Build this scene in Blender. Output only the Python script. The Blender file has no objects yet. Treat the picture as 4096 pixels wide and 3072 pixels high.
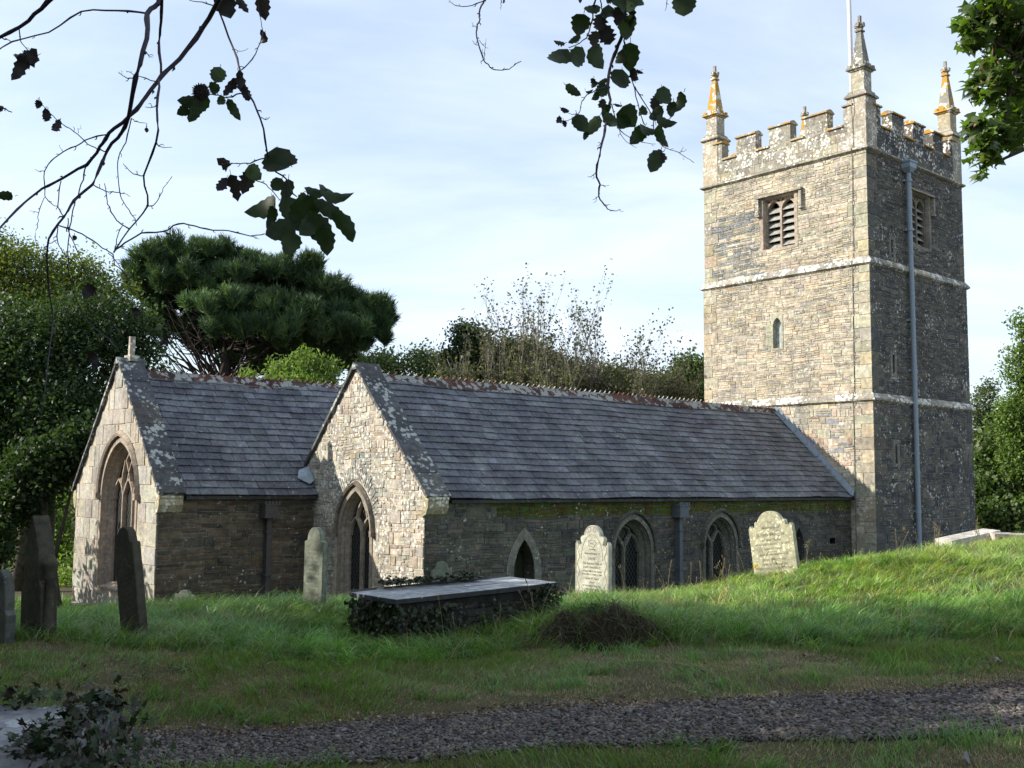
import bpy, math, random
import numpy as np
from mathutils import Vector, Matrix
from mathutils.geometry import tessellate_polygon
C = bpy.context.scene.collection
sc = bpy.context.scene
R = math.radians

# ------------------------------------------------ camera, sky, sun, exposure
PITCH, ROLL, YAW = .0937, .0082, .8523
CAMX, CAMY = -28.7498, -16.4313          # camera in church coordinates
cam = bpy.data.cameras.new('camera')
camo = bpy.data.objects.new('camera', cam); C.objects.link(camo)
cam.sensor_width = 36; cam.lens = 36*4180.57/4096
cam.clip_start = .05; cam.clip_end = 3000
camo.matrix_world = Matrix.Rotation(R(90)+PITCH, 4, 'X') @ Matrix.Rotation(-ROLL*-1, 4, 'Z')
sc.camera = camo
SUN_EL = R(27.7)
SDIR = Vector((-.885, .013, .0)).normalized()*math.cos(SUN_EL) + Vector((0, 0, math.sin(SUN_EL)))
w = bpy.data.worlds.new("World"); sc.world = w; w.use_nodes = True
nt = w.node_tree; nt.nodes.clear()
def N(t, ty, **k):
    n = t.nodes.new(ty)
    for a, b in k.items(): setattr(n, a, b)
    return n
out = N(nt, 'ShaderNodeOutputWorld'); bg = N(nt, 'ShaderNodeBackground'); bg.inputs[1].default_value = .12
sky = N(nt, 'ShaderNodeTexSky', sky_type='NISHITA'); sky.sun_disc = False
sky.sun_elevation = SUN_EL; sky.sun_rotation = R(270.8); sky.air_density = 1.0; sky.dust_density = .8; sky.ozone_density = 1.3
tc = N(nt, 'ShaderNodeTexCoord')
# thin high cloud streaks: noise on the direction, projected on a cloud layer
sep = N(nt, 'ShaderNodeSeparateXYZ'); nt.links.new(tc.outputs['Generated'], sep.inputs[0])
zz = N(nt, 'ShaderNodeMath', operation='ADD'); nt.links.new(sep.outputs[2], zz.inputs[0]); zz.inputs[1].default_value = .12
dx = N(nt, 'ShaderNodeMath', operation='DIVIDE'); nt.links.new(sep.outputs[0], dx.inputs[0]); nt.links.new(zz.outputs[0], dx.inputs[1])
dy = N(nt, 'ShaderNodeMath', operation='DIVIDE'); nt.links.new(sep.outputs[1], dy.inputs[0]); nt.links.new(zz.outputs[0], dy.inputs[1])
cb = N(nt, 'ShaderNodeCombineXYZ'); nt.links.new(dx.outputs[0], cb.inputs[0]); nt.links.new(dy.outputs[0], cb.inputs[1])
mp = N(nt, 'ShaderNodeMapping'); mp.inputs['Scale'].default_value = (.55, 1.0, 1); mp.inputs['Rotation'].default_value = (0, 0, .5)
nt.links.new(cb.outputs[0], mp.inputs[0])
cn = N(nt, 'ShaderNodeTexNoise'); cn.inputs['Scale'].default_value = 1.0; cn.inputs['Detail'].default_value = 7; cn.inputs['Roughness'].default_value = .55; cn.inputs['Distortion'].default_value = .5
nt.links.new(mp.outputs[0], cn.inputs['Vector'])
cr = N(nt, 'ShaderNodeMapRange'); cr.inputs[1].default_value = .38; cr.inputs[2].default_value = .66; cr.inputs[3].default_value = .42; cr.inputs[4].default_value = .97
nt.links.new(cn.outputs[0], cr.inputs[0])
mx = N(nt, 'ShaderNodeMix', data_type='RGBA'); nt.links.new(cr.outputs[0], mx.inputs[0])
gain = N(nt, 'ShaderNodeVectorMath', operation='SCALE'); gain.inputs[3].default_value = 1.1; nt.links.new(sky.outputs[0], gain.inputs[0])
nt.links.new(gain.outputs[0], mx.inputs[6]); mx.inputs[7].default_value = (5.2, 5.85, 6.8, 1)
nt.links.new(mx.outputs[2], bg.inputs[0]); nt.links.new(bg.outputs[0], out.inputs[0])
sun = bpy.data.lights.new('sun', 'SUN'); suno = bpy.data.objects.new('sun', sun); C.objects.link(suno)
sun.energy = 5; sun.angle = R(.5); sun.color = (1, .93, .82)
suno.rotation_euler = SDIR.to_track_quat('Z', 'Y').to_euler()
vs = sc.view_settings; vs.view_transform = 'Standard'; vs.look = 'None'; vs.exposure = .72; vs.gamma = 1; vs.use_curve_mapping = False
sc.cycles.max_bounces = 6; sc.cycles.diffuse_bounces = 3; sc.cycles.transparent_max_bounces = 8
sc.cycles.sample_clamp_indirect = 8

# ------------------------------------------------ helpers
def tag(o, label=None, cat=None, group=None, kind=None):
    if label: o['label'] = label
    if cat: o['category'] = cat
    if group: o['group'] = group
    if kind: o['kind'] = kind
    return o
def empty(name, loc=(0, 0, 0), rz=0):
    o = bpy.data.objects.new(name, None); C.objects.link(o); o.location = loc; o.rotation_euler = (0, 0, rz)
    o.empty_display_size = .2
    return o
class MB:
    """collects polygons with one colour each, links them as ONE mesh object"""
    def __init__(s): s.v = []; s.f = []; s.c = []
    def face(s, pts, col=(1, 1, 1)):
        n = len(s.v); s.v += [tuple(p) for p in pts]; s.f.append(tuple(range(n, n+len(pts)))); s.c.append(col)
    def mesh(s, verts, faces, col=(1, 1, 1)):
        n = len(s.v); s.v += [tuple(p) for p in verts]
        for f in faces: s.f.append(tuple(n+i for i in f)); s.c.append(col)
    def box(s, a, b, col=(1, 1, 1), jit=0, rnd=random):
        x0, y0, z0 = a; x1, y1, z1 = b
        v = [(x, y, z) for z in (z0, z1) for y in (y0, y1) for x in (x0, x1)]
        if jit: v = [tuple(q+rnd.uniform(-jit, jit) for q in p) for p in v]
        s.mesh(v, [(0, 2, 3, 1), (4, 5, 7, 6), (0, 1, 5, 4), (2, 6, 7, 3), (0, 4, 6, 2), (1, 3, 7, 5)], col)
    def tube(s, pts, rad, n=6, col=(1, 1, 1), cap=True):
        pts = [Vector(p) for p in pts]; m = len(pts)
        if not hasattr(rad, '__len__'): rad = [rad]*m
        base = len(s.v); up = Vector((.13, .21, .97))
        for i, p in enumerate(pts):
            d = (pts[min(i+1, m-1)]-pts[max(i-1, 0)]);
            if d.length < 1e-9: d = Vector((0, 0, 1))
            d.normalize(); a = d.cross(up)
            if a.length < .15: a = d.cross(Vector((1, .1, 0)))
            a.normalize(); b = d.cross(a)
            for k in range(n):
                t = 2*math.pi*k/n; s.v.append(tuple(p+(a*math.cos(t)+b*math.sin(t))*rad[i]))
        for i in range(m-1):
            for k in range(n):
                k2 = (k+1) % n
                s.f.append((base+i*n+k, base+i*n+k2, base+(i+1)*n+k2, base+(i+1)*n+k)); s.c.append(col)
        if cap:
            s.f.append(tuple(base+k for k in range(n))[::-1]); s.c.append(col)
            s.f.append(tuple(base+(m-1)*n+k for k in range(n))); s.c.append(col)
    def build(s, name, mat, parent=None, smooth=False, loc=None):
        me = bpy.data.meshes.new(name); me.from_pydata(s.v, [], s.f)
        if s.c:
            at = me.color_attributes.new('Col', 'FLOAT_COLOR', 'CORNER')
            cnt = np.array([len(f) for f in s.f]); cc = np.array([tuple(c)+(1,) for c in s.c], dtype=np.float32)
            at.data.foreach_set('color', np.repeat(cc, cnt, axis=0).ravel())
        if smooth: me.polygons.foreach_set('use_smooth', [True]*len(me.polygons))
        me.materials.append(mat)
        o = bpy.data.objects.new(name, me); C.objects.link(o)
        if parent: o.parent = parent
        if loc: o.location = loc
        return o
def npmesh(name, V, F, col, mat, parent=None, smooth=False):
    """V (n,3), F (m,k) indices, col (n,3) per vertex: fast big meshes"""
    me = bpy.data.meshes.new(name); V = np.asarray(V, np.float32); F = np.asarray(F, np.int32); m, k = F.shape
    me.vertices.add(len(V)); me.vertices.foreach_set('co', V.ravel())
    me.loops.add(m*k); me.loops.foreach_set('vertex_index', F.ravel())
    me.polygons.add(m); me.polygons.foreach_set('loop_start', np.arange(m, dtype=np.int32)*k)
    me.polygons.foreach_set('loop_total', np.full(m, k, np.int32))
    if smooth: me.polygons.foreach_set('use_smooth', np.ones(m, bool))
    me.update(calc_edges=True)
    at = me.color_attributes.new('Col', 'FLOAT_COLOR', 'POINT')
    at.data.foreach_set('color', np.concatenate([col, np.ones((len(V), 1))], 1).astype(np.float32).ravel())
    me.materials.append(mat); o = bpy.data.objects.new(name, me); C.objects.link(o)
    if parent: o.parent = parent
    return o

# ------------------------------------------------ materials
def newmat(name, rough=.9, spec=.2):
    m = bpy.data.materials.new(name); m.use_nodes = True; t = m.node_tree; p = t.nodes['Principled BSDF']
    p.inputs['Roughness'].default_value = rough; p.inputs['Specular IOR Level'].default_value = spec
    return m, t, p
def mixc(t, fac, a, b, mode='MIX'):
    n = N(t, 'ShaderNodeMix', data_type='RGBA', blend_type=mode)
    for sck, v in ((n.inputs[0], fac), (n.inputs[6], a), (n.inputs[7], b)):
        if hasattr(v, 'links'): t.links.new(v, sck)
        elif isinstance(v, (int, float)): sck.default_value = v
        else: sck.default_value = tuple(v)+(1,)
    return n.outputs[2]
def noise(t, scale, detail=4, rough=.55, vec=None, dist=0):
    n = N(t, 'ShaderNodeTexNoise'); n.inputs['Scale'].default_value = scale; n.inputs['Detail'].default_value = detail
    n.inputs['Roughness'].default_value = rough; n.inputs['Distortion'].default_value = dist
    if vec is not None: t.links.new(vec, n.inputs['Vector'])
    return n.outputs[0]
def rng(t, v, a, b, c=0., d=1.):
    n = N(t, 'ShaderNodeMapRange'); t.links.new(v, n.inputs[0])
    for i, q in enumerate((a, b, c, d)): n.inputs[i+1].default_value = q
    return n.outputs[0]
def mul(t, a, b, op='MULTIPLY'):
    n = N(t, 'ShaderNodeMath', operation=op)
    for i, v in enumerate((a, b)):
        if hasattr(v, 'links'): t.links.new(v, n.inputs[i])
        else: n.inputs[i].default_value = v
    return n.outputs[0]
def objco(t, scale=(1, 1, 1)):
    c = N(t, 'ShaderNodeTexCoord'); m = N(t, 'ShaderNodeMapping'); m.inputs['Scale'].default_value = scale
    t.links.new(c.outputs['Object'], m.inputs[0]); return m.outputs[0]
def vcol(t): return N(t, 'ShaderNodeVertexColor', layer_name='Col').outputs[0]
def bump(t, p, h, strength=.4, dist=.01):
    b = N(t, 'ShaderNodeBump'); b.inputs['Strength'].default_value = strength; b.inputs['Distance'].default_value = dist
    t.links.new(h, b.inputs['Height']); t.links.new(b.outputs[0], p.inputs['Normal'])
def stonemat(name, lich=.3, lscale=7, lcol=(.62, .62, .55), orange=0, stain=.5, grain=30, bstr=.5, lmask=(.45, .62), base=None):
    """stone: face colour x grain x weather stains, lichen rosettes (pale) and crusts (orange)"""
    m, t, p = newmat(name, .92, .15); co = objco(t); col = vcol(t)
    if base: col = mixc(t, 1., col, base, 'MULTIPLY')
    g = noise(t, grain*.45, 7, .75, co); col = mixc(t, 1., col, mixc(t, rng(t, g, .32, .68), (.60, .60, .61), (1.36, 1.35, 1.32)), 'MULTIPLY')
    g2 = noise(t, 6, 4, .6, co); col = mixc(t, 1., col, mixc(t, rng(t, g2, .35, .65), (.82, .83, .85), (1.16, 1.14, 1.1)), 'MULTIPLY')
    s = noise(t, 1.1, 5, .6, co); col = mixc(t, stain, col, mixc(t, rng(t, s, .35, .65), (.6, .61, .6), (1.2, 1.17, 1.1)), 'MULTIPLY')
    if orange:
        o1 = noise(t, 2.2, 5, .62, objco(t, (1, 1, 1.4))); col = mixc(t, rng(t, o1, 1-orange-.04, 1-orange+.04), col, (.42, .23, .035))
    if lich:
        v = N(t, 'ShaderNodeTexVoronoi'); v.inputs['Scale'].default_value = lscale; t.links.new(co, v.inputs['Vector'])
        ds = N(t, 'ShaderNodeMath', operation='ADD'); t.links.new(v.outputs['Distance'], ds.inputs[0])
        nn = noise(t, lscale*4, 3, .6, co); q = mul(t, rng(t, nn, .3, .7, -.22, .22), 1.); t.links.new(q, ds.inputs[1])
        mk = rng(t, noise(t, 1.6, 4, .6, co, .3), lmask[0], lmask[1], .02, .02+lich)
        d = mul(t, mk, ds.outputs[0], 'SUBTRACT'); col = mixc(t, rng(t, d, -.015, .03), col, lcol)
    t.links.new(col, p.inputs['Base Color'])
    bump(t, p, noise(t, grain*1.3, 5, .7, co), bstr, .012)
    return m
def plain(name, c, rough=.7, spec=.3, metal=0, var=.25, scale=12, bstr=.15):
    m, t, p = newmat(name, rough, spec); co = objco(t)
    col = mixc(t, rng(t, noise(t, scale, 5, .65, co), .3, .7), [q*(1-var) for q in c], [q*(1+var) for q in c])
    t.links.new(col, p.inputs['Base Color']); p.inputs['Metallic'].default_value = metal
    bump(t, p, noise(t, scale*3, 4, .6, co), bstr, .008); return m
def colmat(name, rough=.8, spec=.25, trans=0, var=.2, scale=20, tcol=None):
    """base colour from the per-vertex leaf/stone tint; trans mixes in translucency"""
    m, t, p = newmat(name, rough, spec); col = vcol(t)
    if var: col = mixc(t, 1., col, mixc(t, rng(t, noise(t, scale, 3, .6, objco(t)), .3, .7), (1-var,)*3, (1+var,)*3), 'MULTIPLY')
    t.links.new(col, p.inputs['Base Color'])
    if trans:
        tr = N(t, 'ShaderNodeBsdfTranslucent'); t.links.new(mixc(t, 1., col, tcol or (1.3, 1.5, .5), 'MULTIPLY'), tr.inputs[0])
        ms = N(t, 'ShaderNodeMixShader'); ms.inputs[0].default_value = trans
        t.links.new(p.outputs[0], ms.inputs[1]); t.links.new(tr.outputs[0], ms.inputs[2])
        t.links.new(ms.outputs[0], t.nodes['Material Output'].inputs[0])
    return m
M = {}
M['rubble_tower'] = stonemat('tower rubble', .36, 8, (.50, .49, .44), 0, .55, 22, lmask=(.44, .66))
M['rubble_tower_shade'] = M['rubble_tower']
M['rubble'] = stonemat('rubble', .26, 8, (.42, .43, .37), 0, .7, 24, lmask=(.5, .68))
M['rubble_gable'] = stonemat('gable rubble', .34, 10, (.62, .60, .54), 0, .4, 24, lmask=(.38, .56))
M['ashlar'] = stonemat('ashlar', .46, 11, (.66, .64, .57), .0, .5, 26, lmask=(.42, .6))
M['string'] = stonemat('string course', .56, 9, (.66, .65, .60), 0, .5, 26, lmask=(.36, .56))
M['granite'] = stonemat('granite', .18, 14, (.15, .15, .13), 0, .5, 40, .6, lmask=(.45, .65))
M['coping'] = stonemat('coping slate', .52, 9, (.38, .40, .37), 0, .7, 20, lmask=(.42, .60), base=(.62, .63, .66))
M['clay'] = stonemat('clay ridge', .66, 7, (.30, .31, .29), 0, .6, 20, lmask=(.36, .56), base=(.68, .70, .74))
M['frame'] = stonemat('window stone', .2, 16, (.5, .49, .44), 0, .5, 30, .35)
def slatemat():
    m, t, p = newmat('roof slate', .6, .35); co = objco(t); col = vcol(t)
    g = noise(t, 10, 8, .8, co); col = mixc(t, 1., col, mixc(t, rng(t, g, .34, .64), (.50, .50, .53), (1.55, 1.56, 1.55)), 'MULTIPLY')
    s = noise(t, 1.3, 6, .65, co); col = mixc(t, 1., col, mixc(t, rng(t, s, .40, .60), (.62, .62, .66), (1.26, 1.25, 1.18)), 'MULTIPLY')
    d = mul(t, rng(t, noise(t, 2.2, 4, .6, co), .40, .62, .0, .9), rng(t, noise(t, 11, 7, .75, co, .6), .54, .64), 'MULTIPLY')
    col = mixc(t, mul(t, d, .75), col, (.24, .25, .25))
    v = N(t, 'ShaderNodeTexVoronoi'); v.inputs['Scale'].default_value = 7; t.links.new(co, v.inputs['Vector'])
    d = mul(t, rng(t, noise(t, 2.5, 4, .6, co), .5, .7, .03, .24), mul(t, v.outputs['Distance'], rng(t, noise(t, 40, 3, .6, co), .3, .7, -.1, .1), 'ADD'), 'SUBTRACT')
    col = mixc(t, rng(t, d, -.02, .05), col, (.30, .31, .29))
    t.links.new(col, p.inputs['Base Color']); bump(t, p, noise(t, 34, 5, .7, co), .45, .012); return m
M['slate'] = slatemat()
M['lead'] = plain('lead', (.20, .24, .28), .55, .4, 0, .2)
M['pipe_dark'] = plain('dark leaded pipe', (.10, .115, .13), .6, .3, 0, .2)
M['pipe_grey'] = plain('painted pipe', (.24, .29, .34), .5, .4, 0, .12)
M['pipe_brown'] = plain('brown downpipe', (.075, .068, .068), .6, .3)
M['pole'] = plain('flagpole paint', (.72, .68, .70), .45, .4, 0, .06)
M['louvre'] = stonemat('louvre slate', .3, 14, (.45, .46, .44), 0, .4, 30, .3)
M['dark'] = plain('dark interior', (.012, .012, .012), .95, .05)
M['door'] = plain('old door', (.035, .04, .022), .8, .2)
M['conductor'] = plain('conductor', (.12, .14, .12), .6)
def glassmat():
    m, t, p = newmat('leaded glass', .12, .5); co = objco(t)
    def diag(sg):
        s = N(t, 'ShaderNodeSeparateXYZ'); t.links.new(co, s.inputs[0])
        h = mul(t, s.outputs[0], s.outputs[1], 'ADD'); a = mul(t, mul(t, h, 1.5*sg), s.outputs[2], 'ADD')
        f = N(t, 'ShaderNodeMath', operation='PINGPONG'); t.links.new(a, f.inputs[0]); f.inputs[1].default_value = .085; return rng(t, f.outputs[0], .008, .012, 1., 0.)
    k = mul(t, diag(1), diag(-1), 'MAXIMUM')
    t.links.new(mixc(t, k, (.012, .014, .014), (.05, .055, .055)), p.inputs['Base Color'])
    t.links.new(rng(t, k, 0, 1, .12, .6), p.inputs['Roughness'])
    bump(t, p, noise(t, 9, 2, .5, co), .3, .01); return m
M['glass'] = glassmat()
M['glass_skylit'] = plain('pale leaded pane', (.30, .33, .30), .25, .5, 0, .5, 9)  # sky reflection put into the pane's base colour

# ------------------------------------------------ masonry and arches
def arch(cx, hw, zb, zs, za, n=9):
    """pointed-arch outline (u, z), from bottom left over the apex to bottom right"""
    h = za-zs; c = (h*h-hw*hw)/(2*hw); r = c+hw
    P = [(cx-hw, zb)]
    a0 = math.atan2(h, c)
    L = [(cx+c-r*math.cos(a0*i/n), zs+r*math.sin(a0*i/n)) for i in range(n+1)]
    P += L; P += [(2*cx-u, z) for u, z in L[-2::-1]]; P += [(cx+hw, zb)]
    return P
def arch_half(cx, hw, zs, za):
    h = za-zs; c = (h*h-hw*hw)/(2*hw); r = c+hw
    def f(z):
        if z >= za: return None
        if z <= zs: return hw
        return math.sqrt(max(0, r*r-(z-zs)**2))-c
    return f
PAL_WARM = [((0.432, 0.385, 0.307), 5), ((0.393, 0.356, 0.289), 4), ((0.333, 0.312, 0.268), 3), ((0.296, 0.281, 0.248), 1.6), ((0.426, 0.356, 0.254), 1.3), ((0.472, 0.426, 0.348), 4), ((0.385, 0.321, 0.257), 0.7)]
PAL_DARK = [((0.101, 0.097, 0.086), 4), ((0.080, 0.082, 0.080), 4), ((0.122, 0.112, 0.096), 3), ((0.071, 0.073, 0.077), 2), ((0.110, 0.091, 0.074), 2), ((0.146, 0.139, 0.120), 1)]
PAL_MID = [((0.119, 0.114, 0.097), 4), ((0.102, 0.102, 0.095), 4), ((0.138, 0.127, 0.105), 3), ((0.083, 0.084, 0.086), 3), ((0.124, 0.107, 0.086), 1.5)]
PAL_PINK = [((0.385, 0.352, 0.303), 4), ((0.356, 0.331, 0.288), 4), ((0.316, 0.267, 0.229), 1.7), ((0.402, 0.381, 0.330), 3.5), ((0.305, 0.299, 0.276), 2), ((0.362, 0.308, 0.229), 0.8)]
PAL_ASH = [((.31, .29, .24), 4), ((.27, .26, .23), 4), ((.24, .225, .19), 2), ((.34, .30, .22), 1)]
PAL_GRAN = [((0.393, 0.368, 0.319), 4), ((0.377, 0.363, 0.325), 4), ((0.410, 0.368, 0.307), 2), ((0.354, 0.345, 0.313), 2)]
PAL_SHADE = [((0.124, 0.120, 0.111), 4), ((0.099, 0.101, 0.104), 4), ((0.142, 0.136, 0.116), 3), ((0.080, 0.082, 0.091), 3), ((0.126, 0.113, 0.098), 1)]  # shaded tower face: same stone, shade put into the colour
def pick(rnd, pal):
    k = rnd.choices([p[0] for p in pal], [p[1] for p in pal])[0]; f = rnd.uniform(.82, 1.18)
    return tuple(min(.8, q*f*rnd.uniform(.96, 1.04)) for q in k)
def stones(mb, fn, allowed, z0, z1, pal, seed, ch=(.10, .2), bw=(.18, .6), split=(1, 2, 2, 3), gap=.010, pro=(.004, .022), und=.02, tint=None, chip=.012):
    """coursed rubble: each stone a low chamfered block on the wall plane. fn(u,z,out) -> xyz; allowed(z) -> [(u0,u1)]"""
    rnd = random.Random(seed); z = z0; ph = rnd.uniform(0, 9)
    def wav(u, zz): return und*math.sin(u*1.7+ph+zz*.9)+und*.6*math.sin(u*4.1-ph*2+zz*2.3)
    while z < z1-.01:
        h = min(rnd.uniform(*ch), z1-z)
        lo = min((a for a, b in allowed(z+.5*h)), default=0); hi = max((b for a, b in allowed(z+.5*h)), default=0)
        u = lo-rnd.uniform(0, .3)
        while u < hi:
            wd = rnd.uniform(*bw); k = rnd.choice(split); cuts = sorted([0, 1]+[(i+rnd.uniform(-.2, .2))/k for i in range(1, k)])
            for ci in range(k):
                za, zb = z+h*cuts[ci], z+h*cuts[ci+1]
                if zb-za < gap*1.6: continue
                us = [u, u+wd] if rnd.random() < .55 else [u, u+wd*rnd.uniform(.3, .7), u+wd]
                for a, b in zip(us, us[1:]):
                    for (p, q) in allowed((za+zb)/2):
                        a1, b1 = max(a, p), min(b, q)
                        if b1-a1 < .05: continue
                        g = gap*rnd.uniform(.5, 1.4); a2, b2, c2, d2 = a1+g/2, b1-g/2, za+g/2, zb-g/2
                        e = min(chip*rnd.uniform(.4, 1.6), (d2-c2)*.3, (b2-a2)*.25); j = e*.8; o = rnd.uniform(*pro)
                        J = lambda: rnd.uniform(-j, j)*.6
                        pts = [(a2+e, c2+J()), (b2-e, c2+J()), (b2, c2+e), (b2+J(), d2-e), (b2-e, d2+J()), (a2+e, d2+J()), (a2, d2-e), (a2+J(), c2+e)]
                        col = pick(rnd, pal)
                        if tint: col = tint((a1+b1)/2, (za+zb)/2, col, rnd)
                        bv = e*.5; cxm, czm = (a2+b2)/2, (c2+d2)/2
                        front = [(cxm+(x-cxm)*(1-2*bv/max(.02, b2-a2)), czm+(y-czm)*(1-2*bv/max(.02, d2-c2))) for x, y in pts]
                        V = [fn(x, y+(wav(x, y) if und else 0), -.003) for x, y in pts]+[fn(x, y+(wav(x, y) if und else 0), o) for x, y in front]
                        mb.mesh(V, [(i, (i+1) % 8, 8+(i+1) % 8, 8+i) for i in range(8)]+[tuple(range(8, 16))], col)
            u += wd
        z += h
def panel(mb, fn, outer, holes, col):
    polys = [[Vector((u, z, 0)) for u, z in outer]]+[[Vector((u, z, 0)) for u, z in h] for h in holes]
    flat = [p for q in polys for p in q]; tr = tessellate_polygon(polys)
    mb.mesh([fn(p.x, p.y, 0) for p in flat], [tuple(t) for t in tr], col)
def rings(mb, fn, prof, col):
    """loft the mouldings of a reveal: prof = [(outline, out)], same point count"""
    for (A, oa), (B, ob) in zip(prof, prof[1:]):
        for i in range(len(A)):
            j = (i+1) % len(A)
            mb.face([fn(*A[i], oa), fn(*A[j], oa), fn(*B[j], ob), fn(*B[i], ob)], col)
def bar(mb, fn, pts, w, o0, o1, col, closed=False):
    """a stone bar swept along a 2D line, chamfered front"""
    n = len(pts); L = []; Rr = []
    for i in range(n):
        a = pts[(i-1) % n] if (closed or i) else pts[i]; b = pts[(i+1) % n] if (closed or i < n-1) else pts[i]
        dx_, dz_ = b[0]-a[0], b[1]-a[1]; l = math.hypot(dx_, dz_) or 1; nx, nz = -dz_/l, dx_/l
        L.append((nx, nz))
    m = n if closed else n-1
    for i in range(m):
        j = (i+1) % n
        def q(k, s, o): return fn(pts[k][0]+L[k][0]*s, pts[k][1]+L[k][1]*s, o)
        h = w/2; f = w*.22; om = o1-(o1-o0)*.35
        sec = [(-h, o0), (-h, om), (-f, o1), (f, o1), (h, om), (h, o0)]
        for (s1, p1), (s2, p2) in zip(sec, sec[1:]):
            mb.face([q(i, s1, p1), q(j, s1, p1), q(j, s2, p2), q(i, s2, p2)], col)
def hood(mb, fn, cx, hw, zs, za, wd, pr, col, stops=True, n=9):
    A = arch(cx, hw, zs, zs+.001, za, n)[1:-1]; B = arch(cx, hw+wd, zs, zs+.001, za+wd*1.35, n)[1:-1]
    for i in range(len(A)-1):
        mb.face([fn(*A[i], 0), fn(*A[i+1], 0), fn(*A[i+1], pr*.75), fn(*A[i], pr*.75)], col)
        mid0 = ((A[i][0]+B[i][0])/2, (A[i][1]+B[i][1])/2); mid1 = ((A[i+1][0]+B[i+1][0])/2, (A[i+1][1]+B[i+1][1])/2)
        mb.face([fn(*A[i], pr*.75), fn(*A[i+1], pr*.75), fn(*mid1, pr), fn(*mid0, pr)], col)
        mb.face([fn(*mid0, pr), fn(*mid1, pr), fn(*B[i+1], pr*.3), fn(*B[i], pr*.3)], col)
        mb.face([fn(*B[i], pr*.3), fn(*B[i+1], pr*.3), fn(*B[i+1], 0), fn(*B[i], 0)], col)
    if stops:
        for s in (-1, 1):
            u = cx+s*(hw+wd/2); r = wd*.75
            pts = [(u-r, zs-.12), (u+r, zs-.12), (u+r*1.1, zs+.02), (u-r*1.1, zs+.02)]
            mb.mesh([fn(a, b, 0) for a, b in pts]+[fn(u+(a-u)*.7, b, pr*1.15) for a, b in pts], [(4, 5, 6, 7), (0, 1, 5, 4), (1, 2, 6, 5), (2, 3, 7, 6), (3, 0, 4, 7)], col)
def intervals(base, ex):
    """base(z)->(u0,u1) or None; ex = [f(z)->(u0,u1) or None] cut out"""
    def f(z):
        b = base(z)
        if not b: return []
        I = [b]
        for e in ex:
            x = e(z)
            if not x: continue
            J = []
            for a, c in I:
                if x[1] <= a or x[0] >= c: J.append((a, c)); continue
                if x[0] > a: J.append((a, x[0]))
                if x[1] < c: J.append((x[1], c))
            I = J
        return I
    return f
def ex_arch(cx, hw, zb, zs, za):
    g = arch_half(cx, hw, zs, za)
    def f(z):
        if z < zb or z >= za: return None
        h = g(z); return (cx-h, cx+h) if h and h > .01 else None
    return f
def ex_rect(u0, u1, z0, z1): return lambda z: (u0, u1) if z0 < z < z1 else None
# ================================================= THE CHURCH (local axes: x along the church, y across, z = height over eye level)
ang = math.pi/2-YAW
church = empty('church', (0, 0, 0), ang)
cx_, sx_ = math.cos(ang), math.sin(ang)
church.location = (-(cx_*CAMX-sx_*CAMY), -(sx_*CAMX+cx_*CAMY), 0)
tag(church, 'old stone parish church with slate roofs, two gables and a battlemented west tower', 'church')
def ch2w(x, y, z): return Vector((church.location.x+cx_*x-sx_*y, church.location.y+sx_*x+cx_*y, z))
ZB = -3.7
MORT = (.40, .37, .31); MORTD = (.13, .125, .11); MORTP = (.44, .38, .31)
FRM = (.33, .29, .24)

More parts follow.
